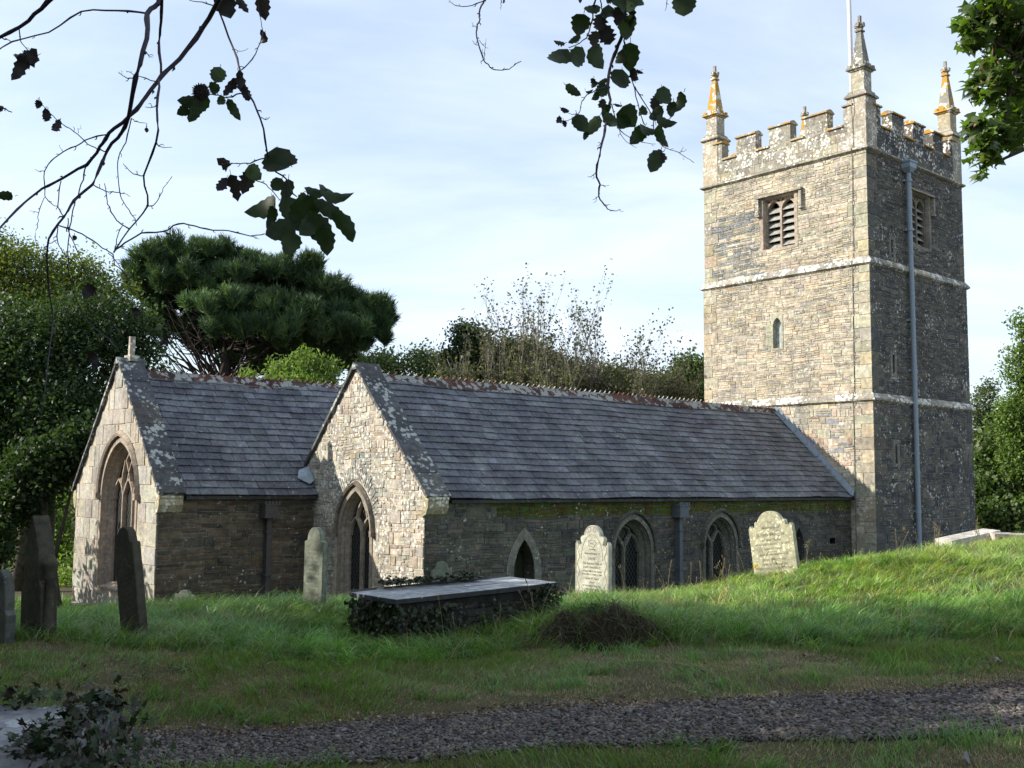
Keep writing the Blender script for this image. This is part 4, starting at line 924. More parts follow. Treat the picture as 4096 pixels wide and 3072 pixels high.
parts.append(blades(x, y, r.uniform(.15, .36, n), r.uniform(.004, .008, n), colmix(r, n, [(.34, .29, .16), (.26, .22, .12), (.22, .26, .09)], (2, 2, 2)), 39, 3, .6, .45, 1.1))
# dead tangle over the mound
x, y, r = scatter(5200, MOUND[0]-1.3, MOUND[0]+1.3, MOUND[1]-.75, MOUND[1]+.8, 51)
k = r.random(len(x)) < np.exp(-((x-MOUND[0])/.85)**2-((y-MOUND[1]+.08)/.24)**2)*1.1; k &= ~((np.abs(x-MOUND[0]-.05) < .55) & (y < MOUND[1]-.1) & (y > MOUND[1]-.42) & (r.random(len(x)) < .85))
x, y = x[k], y[k]; n = len(x)
parts.append(blades(x, y, r.uniform(.08, .24, n), r.uniform(.004, .008, n), colmix(r, n, [(.13, .095, .055), (.085, .06, .04), (.17, .13, .08), (.07, .085, .03)], (4, 4, 2, 1.5)), 52, 3, 1.3, .8))
r = np.random.default_rng(55); n = 1700; x = MOUND[0]+.02+r.uniform(-.62, .62, n)+.05*vnoise(r.random(n)*9, r.random(n)*9, 1); sidew = np.clip(np.abs(x-MOUND[0]-.02)/.55, 0, 1); y = MOUND[1]+.0+np.abs(r.normal(0, .07, n))-sidew*r.uniform(0, .35, n)
z0_ = gz(x, y)+.01; L = r.uniform(.05, .22, n)*(1+.3*sidew); T = np.linspace(0, 1, 5)[None]; fwd_ = r.uniform(-.1, .9, n)[:, None]; sdx = r.normal(0, .75, n)[:, None]
px = x[:, None]+sdx*T*L[:, None]; py = y[:, None]-fwd_*L[:, None]*T**.8*.75; pz = z0_[:, None]+(r.uniform(.0, .9, n)[:, None]*T-r.uniform(.4, 1.1, n)[:, None]*T**1.8)*L[:, None]
pz = np.maximum(pz, (gz(px.ravel(), py.ravel()).reshape(px.shape))+.012); ww = r.uniform(.003, .006, n)[:, None]*(1-.8*T)
Vh = np.stack([np.stack([px-ww, py, pz], -1), np.stack([px+ww, py, pz+.002], -1)], 2).reshape(n, -1, 3); f = np.array([(2*i, 2*i+1, 2*i+3, 2*i+2) for i in range(4)]); Fh = (f[None]+np.arange(n)[:, None, None]*10).reshape(-1, 4)
ch_ = colmix(r, n, [(.10, .075, .045), (.065, .05, .032), (.17, .13, .08), (.09, .13, .04)], (4, 4, 1.5, 2)); parts.append((Vh.reshape(-1, 3), Fh, np.repeat(ch_, 10, 0)))
# rough grass further round the church and behind the crest
x, y, r = scatter(90000, -16, 22, 19.5, 34, 61); k = infr(x, y, .55); x, y = x[k], y[k]; n = len(x)
parts.append(blades(x, y, r.uniform(.15, .35, n), r.uniform(.012, .02, n), colmix(r, n, GPAL, (4, 4, 3, 2, 1)), 62, 2, .6, .3))
V, F, Cc = merge(parts)
M['grass'] = colmat('grass blades', .42, .45, .30, .0, tcol=(1.2, 1.35, .55))
go = npmesh('grass', V, F, Cc, M['grass']); tag(go, 'rank green churchyard grass and mown brown bank', 'grass', kind='stuff')
# seed stalks
r = random.Random(71); sm = MB()
spots = [(1205, 1330), (1240, 1290), (1350, 1270), (1400, 1262), (1435, 1262), (1470, 1255), (1500, 1250), (1525, 1250), (1545, 1248), (1560, 1246), (1580, 1245), (1598, 1245), (1735, 1225), (1755, 1215), (1932, 1190), (1950, 1185), (1968, 1185), (2010, 1175), (2025, 1172), (2100, 1170), (2120, 1168), (1170, 1320), (1150, 1310), (1075, 1300), (980, 1330), (1440, 1265), (1555, 1248), (1648, 1270), (1680, 1270)]
for k, (a, b) in enumerate(spots*2):
    a += r.uniform(-14, 14); Y = 15.2+r.uniform(-.6, 1.2)+(1.2 if a > 1700 else 0)
    if a < 1200: Y = 11.2+r.uniform(-.3, .3)
    X = (a-1106)/2257.6*Y; z = gz1(X, Y); hh = r.uniform(.3, .62); l = r.uniform(-.22, .22); l2 = r.uniform(-.1, .1)
    pts = [(X+l*t*t*hh*1.4, Y+l2*t*hh, z+hh*t*(1-.12*t*abs(l)*3)) for t in (0, .25, .5, .75, .92, 1)]
    sm.tube(pts, [.004, .0035, .003, .0028, .0028, .002], 4, (.20, .17, .08)); q = Vector(pts[-1]); 
    if r.random() < .7: sm.tube([Vector(pts[-2]), q], [.009, .004], 5, (.17, .12, .07))
    elif r.random() < .6:
        for _ in range(9): e = q+Vector((r.uniform(-.05, .05), r.uniform(-.03, .03), r.uniform(-.12, .03))); sm.tube([q+Vector((0, 0, -.06)), e], [.002, .005], 4, (.2, .17, .1))
so = sm.build('seed_stalks', colmat('dry stalk', .8, .2)); tag(so, 'dry seed stalks standing up out of the long grass', 'grass', kind='stuff')
# ================================================= GRAVESTONES AND TOMBS
M['marble'] = stonemat('pale gravestone', .22, 16, (.70, .67, .50), 0, .25, 30, .25, lmask=(.5, .66), base=(.44, .44, .375))
M['grave_lichen'] = stonemat('lichened gravestone', .40, 18, (.62, .60, .44), 0, .3, 30, .35, lmask=(.36, .55), base=(.36, .35, .25))
M['grave_slate'] = stonemat('slate gravestone', .2, 20, (.3, .32, .28), 0, .5, 26, .35, lmask=(.5, .66), base=(.17, .19, .155))
M['grave_dark'] = stonemat('dark gravestone', .14, 16, (.16, .16, .13), 0, .6, 22, .4, lmask=(.5, .66), base=(.065, .06, .045))
M['grave_dark2'] = stonemat('weathered dark gravestone', .18, 16, (.2, .21, .18), 0, .6, 22, .4, lmask=(.5, .66), base=(.10, .105, .095))
M['slab'] = stonemat('tomb slab', .30, 6, (.42, .44, .44), 0, .6, 18, .4, lmask=(.42, .6))
M['tomb_side'] = stonemat('tomb masonry', .15, 9, (.16, .17, .13), 0, .6, 20, .6)
M['inscr'] = plain('cut lettering', (.17, .16, .13), .9, .1, 0, .3, 60)
M['inscr_soft'] = plain('worn lettering', (.20, .185, .14), .9, .1, 0, .3, 60)
def shape(kind, w, h):
    """half outline from the shoulder to the top, mirrored"""
    a = w/2; P = [(-a, 0), (-a, h*.80)]
    arc = lambda cx, cz, r, t0, t1, n: [(cx+r*math.cos(R(t0+(t1-t0)*i/n)), cz+r*math.sin(R(t0+(t1-t0)*i/n))) for i in range(n+1)]
    if kind == 'ogee':           # pointed shoulders, scooped, bulge, round head
        P = [(-a, 0), (-a, h*.795), (-a*.90, h*.825)]+arc(-a*.76, h*.815, a*.15, 190, 330, 5)+arc(-a*.55, h*.845, a*.16, 170, 95, 3)+[(-a*.50, h*.885)]+arc(0, h-a*.50, a*.50, 172, 90, 7)
    elif kind == 'shoulder':
        P = [(-a, 0), (-a, h*.80), (-a*.92, h*.835)]+arc(-a*.80, h*.835, a*.10, 200, 320, 4)+[(-a*.70, h*.87), (-a*.62, h*.885)]+arc(0, h-a*.60, a*.60, 165, 90, 7)
    elif kind == 'round':
        P = [(-a, 0), (-a, h*.86), (-a*.72, h*.875)]+arc(0, h-a*.68, a*.66, 172, 90, 7)
    elif kind == 'gothic':
        P = [(-a, 0), (-a, h*.56), (-a*.78, h*.60), (-a*.76, h*.68)]+[(-a*.76*(1-s**1.7), h*.68+h*.32*s) for s in (.12, .25, .4, .55, .7, .82, .92, 1)]
    elif kind == 'pointed':
        P = [(-a, 0), (-a, h*.62), (-a*.80, h*.66)]+[(-a*.8*math.cos(R(t)), h*.66+h*.34*math.sin(R(t))) for t in (15, 35, 55, 75, 90)]
    return P+[(-x, z) for x, z in P[::-1] if x < -1e-6]
def headstone(dx, dyb, Y, w, h, th, a, lean, kind, mat, label, pitch=0, group='gravestones', sink=.3, zb=None):
    pos = P2(dx, dyb, Y); z = zb if zb is not None else pos.z-.07
    root = empty('gravestone', (pos.x, Y, z)); tag(root, label, 'gravestone', group)
    # local x: along the face (to viewer's right), -y: the inscribed side
    root.rotation_euler = (R(pitch), R(lean), -R(a))
    O = shape(kind, w, h+sink); O = [(x, zz-sink) for x, zz in O]; n = len(O)
    cxm, czm = 0, h*.5; bv = .008
    rings_ = []
    for y, k in ((-th/2, bv), (-th/2+bv, 0), (th/2-bv, 0), (th/2, bv)):
        rings_.append([(x*(1-k*2/w), y, czm+(zz-czm)*(1-k*2/h)) for x, zz in O])
    V = [p for r_ in rings_ for p in r_]; F = []
    for k in range(3): F += [(k*n+i, k*n+(i+1) % n, (k+1)*n+(i+1) % n, (k+1)*n+i) for i in range(n)]
    mb = MB(); mb.mesh(V, F)
    for rr in (rings_[0], rings_[3]):
        tr = tessellate_polygon([[Vector((p[0], p[2], 0)) for p in rr]]); mb.mesh(rr, [tuple(q) for q in tr])
    s = mb.build('slab', mat, root)
    return root, s, O
def write(root, lines, th, mat, w, name='inscription', curve=0):
    """lettering cut in the face: (text, z, size, width)"""
    objs = []
    for tx, z, sz, wd in lines:
        cu = bpy.data.curves.new('txt', 'FONT'); cu.body = tx; cu.size = sz; cu.align_x = 'CENTER'; cu.extrude = .0012; cu.offset = sz*.012; cu.resolution_u = 2
        if tx and tx[0] == '~': cu.body = tx[1:]; cu.shear = .3
        o = bpy.data.objects.new('txt', cu); C.objects.link(o); bpy.context.view_layer.update()
        me = bpy.data.meshes.new_from_object(o.evaluated_get(bpy.context.evaluated_depsgraph_get())); bpy.data.objects.remove(o)
        xs_ = [v.co.x for v in me.vertices]; k = wd/(max(xs_)-min(xs_)) if xs_ else 1
        k = min(k, 1.5)
        for v in me.vertices: x_, y_, z_ = v.co; v.co = (x_*k, -th/2-.0006-z_, z+y_)
        objs.append(me)
    V = []; F = []
    for me in objs:
        o0 = len(V); V += [tuple(v.co) for v in me.vertices]; F += [tuple(i+o0 for i in p.vertices) for p in me.polygons]
    me = bpy.data.meshes.new(name); me.from_pydata(V, [], F); me.materials.append(mat); o = bpy.data.objects.new(name, me); C.objects.link(o); o.parent = root
    return o
def carve(root, polys, th, wd, mat, name='carved_border'):
    mb = MB()
    for P in polys:
        for (a, b), (c, d) in zip(P, P[1:]):
            l = math.hypot(c-a, d-b) or 1; nx, nz = -(d-b)/l*wd/2, (c-a)/l*wd/2; y = -th/2-.0022
            mb.face([(a+nx, y, b+nz), (c+nx, y, d+nz), (c-nx, y, d-nz), (a-nx, y, b-nz)])
    return mb.build(name, mat, root)
M['inscr_dim'] = plain('faint lettering', (.11, .105, .085), .9, .1, 0, .3, 60)
def worn(root, z0, z1, rows, half, th, mat, seed):
    """lines of lettering weathered past reading: broken strokes"""
    rr = random.Random(seed); P = []
    for k in range(rows):
        z = z1-(z1-z0)*k/(rows-1); x = -half*rr.uniform(.75, 1); e = -x; h = rr.uniform(.022, .032)
        while x < e:
            if rr.random() < .16: x += .022; continue
            q = rr.random(); P.append([(x, z+h*rr.uniform(0, .3)), (x+rr.uniform(-.004, .006), z+h)] if q < .6 else [(x, z+h*.5), (x+.009, z+h*rr.uniform(0, 1))]); x += rr.uniform(.009, .016)
    return carve(root, P, th, .0045, mat, 'worn_inscription')
# the pale stone with the vine border
w_, h_ = .70, 1.17; th = .085
g1, s1, O1 = headstone(1281.5, 1284, 17.0, w_, h_, th, 44, .6, 'ogee', M['marble'], 'pale carved gravestone with scrolled head and vine border, lit by the sun')
bx = w_/2
vine = []
for s in (-1, 1):
    vine.append([(s*(bx*.80+.022*math.sin(z*26)), z) for z in np.linspace(.02, .86, 44)])
    vine.append([(s*(bx*.94), z) for z in np.linspace(0, .93, 3)])
    vine.append([(s*bx*.64*math.cos(t), .62+.40*math.sin(t)) for t in np.linspace(0, 1.55, 14)])
    vine.append([(s*(.06+.045*math.cos(t)*(1-t*.08)), 1.10+.04*math.sin(t)) for t in np.linspace(0, 6.5, 18)])
vine.append([(bx*.44*math.cos(t), h_-bx*.47+bx*.42*math.sin(t)) for t in np.linspace(0, 3.14, 14)])
vine.append([(.075*math.cos(t)*(1+.12*math.cos(5*t)), .88+.055*math.sin(t)*(1+.1*math.sin(4*t))) for t in np.linspace(0, 6.3, 26)])
carve(g1, vine, th, .009, M['inscr_soft'])
write(g1, [('IHS', .865, .05, 0.060), ('~Loving', .775, .05, 0.138), ('~Remembrance of', .705, .052, 0.327), ('JANE', .62, .062, 0.155), ('~The Beloved Wife of', .545, .052, 0.396), ('JOHN DANDERSLEY', .485, .045, 0.361), ('~of New Mill in this Parish', .425, .042, 0.396), ('WHO DIED OCTOBER 13 1884', .375, .036, 0.404), ('~Aged 67 Years', .31, .05, 0.292), ('~Also', .25, .045, 0.112), ('OF THE ABOVE WHO DIED', .195, .034, 0.378), ('NOVEMBER 1889', .14, .034, 0.258), ('~Aged 78', .08, .04, 0.129)], th, M['inscr'], w_)
# the leaning blotched stone
w_, h_ = .80, 1.0; th = .09
g2, s2, O2 = headstone(1679, 1229, 17.0, w_, h_, th, 44, -7.5, 'shoulder', M['grave_lichen'], 'broad leaning gravestone blotched with pale lichen, standing in sunlit grass nearest the tower')
write(g2, [('In', .80, .07, 0.108), ('~Memory of', .715, .065, 0.342), ('James Morton', .60, .082, 0.540), ('~of this Parish', .52, .058, 0.360), ('WHO DIED AUGUST 12 1871', .455, .048, 0.630), ('~Aged 62 Years', .385, .052, 0.342), ('~Also to the memory of', .29, .056, 0.540), ('Ann Morton', .205, .075, 0.432), ('~wife of the above', .135, .058, 0.432), ('WHO DIED 10 JANUARY 1867', .07, .048, 0.630), ('~Aged 50 Years', .005, .05, 0.306)], th, M['inscr'], w_)
cb_ = [[(-.09, .355), (-.02, .35), (0, .36), (.02, .35), (.09, .355)]]; carve(g2, cb_, th, .007, M['inscr'])
# tall stone near the aisle gable
w_, h_ = .40, 1.14; th = .085
g3, s3, O3 = headstone(679, 1309, 14.5, w_, h_, th, 40, .4, 'round', M['grave_slate'], 'tall grey slate gravestone with a round head, standing just left of the ivied chest tomb')
worn(g3, .22, .82, 12, .145, th, M['inscr_soft'], 3)
carve(g3, [[(-.15, .86), (-.08, .90), (0, .96), (.08, .90), (.15, .86)]], th, .01, M['inscr_soft'])
# dark leaning slab before the chancel window
w_, h_ = .46, 1.30; th = .10
g4, s4, O4 = headstone(293, 1374, 11.7, w_, h_, th, 45, -16, 'round', M['grave_dark'], 'dark leaning gravestone in front of the large chancel window')
carve(g4, [[(-.16, .78), (-.13, .82), (-.08, .83), (-.03, .93), (.03, .93), (.08, .84), (.13, .82), (.16, .78)]], th, .014, M['inscr_dim'])
worn(g4, .30, .70, 8, .16, th, M['inscr_dim'], 4)
# gothic stone with colonnettes, far left
w_, h_ = .70, 1.42; th = .17
g5, s5, O5 = headstone(82, 1390, 11.3, w_, h_, th, 50, -5, 'gothic', M['grave_dark'], 'tall pointed gravestone with carved side columns under the dark trees')
for s in (1, -1):
    mb = MB(); x = s*(w_/2+.015); y = 0
    prof = [(-.25, .085), (.10, .085), (.12, .10), (.16, .07), (.18, .085), (.22, .06), (.24, .075), (.27, .05), (.72, .047), (.74, .07), (.77, .05), (.82, .06), (.87, .085), (.90, .095), (.93, .07), (.98, .045), (1.0, .0)]
    mb.tube([(x, y, z) for z, r_ in prof], [r_ for z, r_ in prof], 12); mb.build('column', M['grave_dark'], g5, True)
w_, h_ = .44, .82
g6, s6, O6 = headstone(-3, 1394, 10.6, w_, h_, .10, 40, 3, 'pointed', M['grave_dark2'], 'small pointed gravestone at the edge of the trees')
# small round-headed stones by the church
headstone(399, 1300, 21.3, .46, .40, .09, 20, 2, 'round', M['grave_slate'], 'small round-topped gravestone almost buried in grass by the chancel wall', zb=-2.60)
q = ch2w(-15.66, .62, -2.3); rt = math.degrees(-ang)
g8, s8, O8 = headstone(0, 0, q.y, .50, 1.02, .09, 0, 2, 'round', M['grave_slate'], 'small lichened gravestone leaning on the aisle wall beside the sunlit gable', zb=-2.62); g8.location.x = q.x; g8.rotation_euler = (R(-4), 0, ang)
# low block at the foot of the chancel
q = P2(175, 1338, 24.6); mb = MB(); mb.box((-.22, -.17, -.5), (.22, .17, .26), (1.3, 1.3, 1.3), .015); mb.box((-.26, -.21, -.5), (.26, .21, .05), (1.2, 1.2, 1.2), .012)
o = mb.build('grave_kerb_block', M['grave_slate']); o.location = (q.x, q.y, q.z+.1); o.rotation_euler = (0, 0, .75); tag(o, 'small grey stone block at the foot of the chancel corner', 'stone block')

# ivy leaves
def ivy_leaves(pts, nrm, size, seed, cols, spread=.5):
    """five-lobed leaves lying roughly along the surface"""
    r = np.random.default_rng(seed); n = len(pts); nrm = nrm/np.linalg.norm(nrm, axis=1, keepdims=True)+r.normal(0, spread, (n, 3)); nrm /= np.linalg.norm(nrm, axis=1, keepdims=True)
    up = np.tile([0, 0, -1.], (n, 1))+r.normal(0, .5, (n, 3)); a = np.cross(nrm, up); a /= np.linalg.norm(a, axis=1, keepdims=True)+1e-9; b = np.cross(nrm, a)
    L = np.array([(0, -.1), (.28, -.30), (.55, -.12), (.36, .08), (.62, .38), (.24, .38), (0, .85), (-.24, .38), (-.62, .38), (-.36, .08), (-.55, -.12), (-.28, -.30)])
    s = size*r.uniform(.6, 1.25, (n, 1)); k = len(L); cup = -.18*(np.abs(L[:, 0])**1.5)
    V = pts[:, None]+a[:, None]*(L[None, :, 0:1]*s[:, None])+b[:, None]*(L[None, :, 1:2]*s[:, None])+nrm[:, None]*(cup[None, :, None]*s[:, None])
    F = (np.array([(0, 1, 2, 3), (0, 3, 4, 5), (0, 5, 6, 7), (0, 7, 8, 9), (0, 9, 10, 11)])[None]+np.arange(n)[:, None, None]*k).reshape(-1, 4)
    c = np.array(cols)[r.integers(0, len(cols), n)]*r.uniform(.7, 1.3, (n, 1)); return V.reshape(-1, 3), F, np.repeat(c, k, 0)
M['ivy'] = colmat('ivy leaves', .45, .3, .12, .1, 30)
IVY = [(.018, .034, .011), (.025, .046, .014), (.014, .025, .010), (.036, .038, .02), (.03, .022, .015)]
# chest tomb in the middle
T0 = Vector((-1.235, 11.5, -1.175)); ta = math.pi/2-YAW
ct_ = empty('chest_tomb', (T0.x, T0.y, -1.905), ta); tag(ct_, 'ivy-covered chest tomb with a broad grey slab in the middle of the churchyard', 'chest tomb')
mb = MB(); rr = random.Random(4); L_, Wd = 2.42, .92; zt0, zt1 = .575, .625
def tz_(x): return zt0+(zt1-zt0)*x/L_
fa = lambda u, z, o: (u, .06-o, z); fb = lambda u, z, o: (.07-o, u, z)
mb.mesh([(.07, .06, -.5), (L_-.07, .06, -.5), (L_-.07, Wd-.06, -.5), (.07, Wd-.06, -.5), (.07, .06, .56), (L_-.07, .06, .61), (L_-.07, Wd-.06, .61), (.07, Wd-.06, .56)], [(0, 1, 5, 4), (1, 2, 6, 5), (2, 3, 7, 6), (3, 0, 4, 7)], (.03, .03, .028))
stones(mb, fa, lambda z: [(.07, L_-.07)], 0.0, .53, [((.045, .043, .04), 2), ((.032, .032, .032), 2), ((.06, .053, .046), 1)], 3, ch=(.09, .14), bw=(.2, .5), split=(1, 1, 2), und=.005)
stones(mb, fb, lambda z: [(.06, Wd-.06)], 0.0, .53, [((.045, .043, .04), 2), ((.032, .032, .032), 2)], 4, ch=(.09, .14), bw=(.2, .4), split=(1, 2), und=.005)
mb.build('chest', M['tomb_side'], ct_)
mb = MB(); nx_ = 24; top = []
for i in range(nx_+1):
    x = L_*i/nx_; e = rr.uniform(-.008, .008); top.append((x, e))
for (x0, e0), (x1, e1) in zip(top, top[1:]):
    for (ya, yb) in ((0, Wd*.5), (Wd*.5, Wd)):
        ya_, yb_ = (ya+(e0 if ya == 0 else 0)), yb
        mb.face([(x0, ya+(e0 if ya == 0 else 0), tz_(x0)+.052), (x1, ya+(e1 if ya == 0 else 0), tz_(x1)+.052), (x1, yb, tz_(x1)+.052+.006*math.sin(x1*3)), (x0, yb, tz_(x0)+.052+.006*math.sin(x0*3))], (.30, .32, .34))
    mb.face([(x0, e0, tz_(x0)+.052), (x0, e0+.01, tz_(x0)-.0), (x1, e1+.01, tz_(x1)), (x1, e1, tz_(x1)+.052)], (.06, .062, .065))
    mb.face([(x0, 0, tz_(x0)), (x0, Wd, tz_(x0)), (x1, Wd, tz_(x1)), (x1, 0, tz_(x1))], (.1, .1, .1))
    mb.face([(x0, Wd, tz_(x0)), (x0, Wd, tz_(x0)+.08), (x1, Wd, tz_(x1)+.08), (x1, Wd, tz_(x1))], (.1, .1, .1))
for x in (0, L_): mb.face([(x, 0, tz_(x)), (x, Wd, tz_(x)), (x, Wd, tz_(x)+.052), (x, 0, tz_(x)+.052)], (.06, .062, .065))
mb.build('top_slab', M['slab'], ct_)
r = np.random.default_rng(7); P = []; Nn = []
def addl(n, f, nr):
    for _ in range(n): P.append(f(r)); Nn.append(nr)
addl(900, lambda r: (.03-abs(r.normal(0, .045)), r.uniform(-.05, Wd+.02), r.uniform(.0, .57)), (-1, 0, .25))
addl(900, lambda r: (abs(r.uniform(-.04, .75)) if r.random() < .7 else r.uniform(0, L_), .0-abs(r.normal(0, .04)), r.uniform(.0, .53)), (0, -1, .25))
addl(420, lambda r: (L_-abs(r.normal(0, .24)), -.01-abs(r.normal(0, .05)), r.uniform(.0, .66)), (.3, -1, .25))
addl(260, lambda r: (L_+abs(r.normal(0, .05)), r.uniform(0, Wd), r.uniform(.0, .66)), (1, 0, .25))
addl(650, lambda r: (.35+1.5*r.random()**.9, Wd-abs(r.normal(0, .085)), .70+abs(r.normal(0, .025))), (0, 0, 1))
P, Nn = np.array(P), np.array(Nn); V, F, Cc = ivy_leaves(P, Nn, .048, 8, IVY)
iv = npmesh('ivy', V, F, Cc, M['ivy'], ct_); tag(iv, kind='stuff')
# ivied tomb in the near left corner
nt_ = empty('chest_tomb', (-4.2, 4.05, -1.72)); tag(nt_, 'near corner chest tomb smothered in ivy, only part of its grey slab showing', 'chest tomb')
mb = MB(); mb.box((0, .05, -.3), (2.35, .80, .60), (.06, .06, .055)); mb.build('chest', M['tomb_side'], nt_)
mb = MB(); mb.box((-.05, 0, .605), (2.42, .86, .68), (.25, .26, .29), .004); mb.build('top_slab', M['slab'], nt_)
P = []; Nn = []
addl(900, lambda r: (r.uniform(-.1, 2.5), -.02-abs(r.normal(0, .05)), r.uniform(-.1, .62)), (0, -1, .4))
addl(520, lambda r: (2.42+abs(r.normal(0, .10)), r.uniform(-.1, .9), r.uniform(-.1, .72)), (1, -.2, .4))
addl(220, lambda r: (2.42-abs(r.normal(0, .05)), r.uniform(-.05, .9), .69+abs(r.normal(0, .035))), (0, 0, 1))
addl(200, lambda r: (r.uniform(-.1, 2.5), .0+abs(r.normal(0, .06)), .685+abs(r.normal(0, .02))), (0, -.3, 1))
addl(240, lambda r: (r.uniform(-.1, 2.4), .88-abs(r.normal(0, .05)), .69+abs(r.normal(0, .03))), (0, 0, 1))
P, Nn = np.array(P), np.array(Nn); V, F, Cc = ivy_leaves(np.repeat(P, 2, 0)+r.normal(0, .02, (len(P)*2, 3)), np.repeat(Nn, 2, 0), .040, 9, IVY)
iv = npmesh('ivy', V, F, Cc, M['ivy'], nt_); tag(iv, kind='stuff')
# pale low tombs on the crest, far right
M['pale'] = stonemat('pale tomb stone', .4, 12, (.62, .60, .55), 0, .4, 26, .4)
q0 = P2(2057, 1172, 19.0); q1 = P2(2163, 1150, 19.6)
mb = MB(); d = (q1-q0); d.z = 0; Lm = d.length; rz = math.atan2(d.y, d.x)
mb.mesh([(0, 0, -.3), (Lm, 0, -.3), (Lm, .45, -.3), (0, .45, -.3), (.02, .02, .13), (Lm, .02, .30), (Lm, .40, .32), (.02, .40, .15)], [(0, 1, 5, 4), (1, 2, 6, 5), (2, 3, 7, 6), (3, 0, 4, 7), (4, 5, 6, 7)], (.42, .40, .36))
o = mb.build('ledger_stone', M['pale']); o.location = (q0.x, q0.y, q0.z-.10); o.rotation_euler = (0, 0, rz); tag(o, 'pale tilted ledger stone on the sunlit grass crest right of the tower', 'grave slab')
q2 = P2(2151, 1165, 19.2); mb = MB()
mb.mesh([(0, 0, -.3), (1.5, 0, -.3), (1.5, .5, -.3), (0, .5, -.3), (.0, .03, .16), (1.5, .03, .10), (1.5, .48, .12), (0, .48, .18)], [(0, 1, 5, 4), (1, 2, 6, 5), (2, 3, 7, 6), (3, 0, 4, 7), (4, 5, 6, 7)], (.40, .35, .31))
o = mb.build('ledger_stone', M['pale']); o.location = (q2.x, q2.y, q2.z-.06); o.rotation_euler = (0, 0, -.05); tag(o, 'low pinkish ledger stone edged with red moss at the far right of the crest', 'grave slab')
r_ = np.random.default_rng(3); n = 500; X = r_.uniform(.02, 1.2, n); P = np.c_[X, .0-abs(r_.normal(0, .015, n)), .10-.05*X+r_.uniform(-.1, .0, n)]; V, F, Cc = ivy_leaves(P, np.tile([0, -1., .5], (n, 1)), .02, 4, [(.16, .035, .02), (.10, .03, .02), (.08, .09, .02)])
mo = npmesh('moss', V, F, Cc, M['ivy'], o); tag(mo, kind='stuff')
# dead leaves
def dleaf(x, y, s, col, label, seed):
    rr = random.Random(seed); mb = MB(); n = 12; z = gz1(x, y)+.03
    ring = [(math.cos(t)*s*(.55+.25*rr.random()), math.sin(t)*s*.42*(.7+.4*rr.random()), .4*s*math.cos(t*2)*rr.uniform(.6, 1.2)+s*.12) for t in [6.283*i/n for i in range(n)]]
    V = [(0, 0, .02)]+ring; F = [(0, 1+i, 1+(i+1) % n) for i in range(n)]; V2 = [(a, b, c-.003) for a, b, c in V]
    mb.mesh(V, F, col); mb.mesh(V2, [f[::-1] for f in F], col); o = mb.build('fallen_leaf', M['deadleaf']); o.location = (x, y, z); o.rotation_euler = (rr.uniform(-.3, .5), rr.uniform(-.3, .3), rr.uniform(0, 6)); tag(o, label, 'leaf', 'fallen leaves')
M['deadleaf'] = colmat('dead leaf', .8, .15, .2, .25, 40, (1.2, 1, .7))
for k, (a, b, Y, s, c, lb) in enumerate([(1680, 1505, 8.0, .06, (.34, .30, .22), 'pale curled dead leaf at the far edge of the gravel path, on the right'), (1740, 1418, 9.3, .05, (.26, .17, .11), 'brown dead leaf lying on the mown bank above the path, on the right'), (2155, 1430, 8.9, .055, (.30, .26, .22), 'grey dead leaf on the mown bank near the right edge of the view'),
        (1297, 1515, 7.95, .04, (.25, .22, .17), 'small pale dead leaf on the upper edge of the path, near the middle'), (1345, 1510, 8.0, .045, (.17, .12, .09), 'dark folded dead leaf on the upper edge of the path, near the middle'), (2085, 1645, 5.9, .06, (.26, .25, .24), 'silvery dead leaf in the near grass at the lower right'),
        (1195, 1590, 6.9, .035, (.20, .22, .19), 'small green-grey leaf on the gravel near the middle of the path'), (945, 1640, 6.1, .05, (.10, .07, .05), 'dark dead leaf in the near verge below the path'), (800, 1545, 7.9, .04, (.26, .2, .13), 'tan dead leaf on the path edge left of centre'), (180, 1440, 9.8, .05, (.13, .09, .06), 'brown dead leaf on the bank below the leaning dark gravestone'),
        (2080, 1268, 14.3, .10, (.10, .06, .05), 'dark clump of dead leaf on the shaded edge of the sunny grass')]):
    if Y < 0: continue
    # drop each on the ground along its sight line
    d = P2(a, b, 1.0); lo, hi = 3., 22.
    for _ in range(30):
        mid = (lo+hi)/2
        if d.z*mid > gz1(d.x*mid, mid)+.02: lo = mid
        else: hi = mid
    dleaf(d.x*lo, lo, s, c, lb, k)
# scattered litter too small to count
r_ = np.random.default_rng(8); n = 3400; x = r_.uniform(-5, 5.5, n); a, b = edge(x); y = b+np.abs(r_.normal(0, .14, n))-.10; k = np.arange(n) % 5 == 0; y[k] = r_.uniform(5, 10, k.sum())
P = np.c_[x, y, gz(x, y)+.02+r_.uniform(0, .015, n)]; V, F, Cc = ivy_leaves(P, np.tile([0, 0, 1.], (n, 1)), .018, 5, [(.24, .18, .11), (.16, .11, .07), (.10, .07, .05), (.32, .26, .17)], .6)
lt = npmesh('leaf_litter', V, F, Cc, M['deadleaf']); tag(lt, 'dry crumbled leaf litter along the path edge', 'litter', kind='stuff')
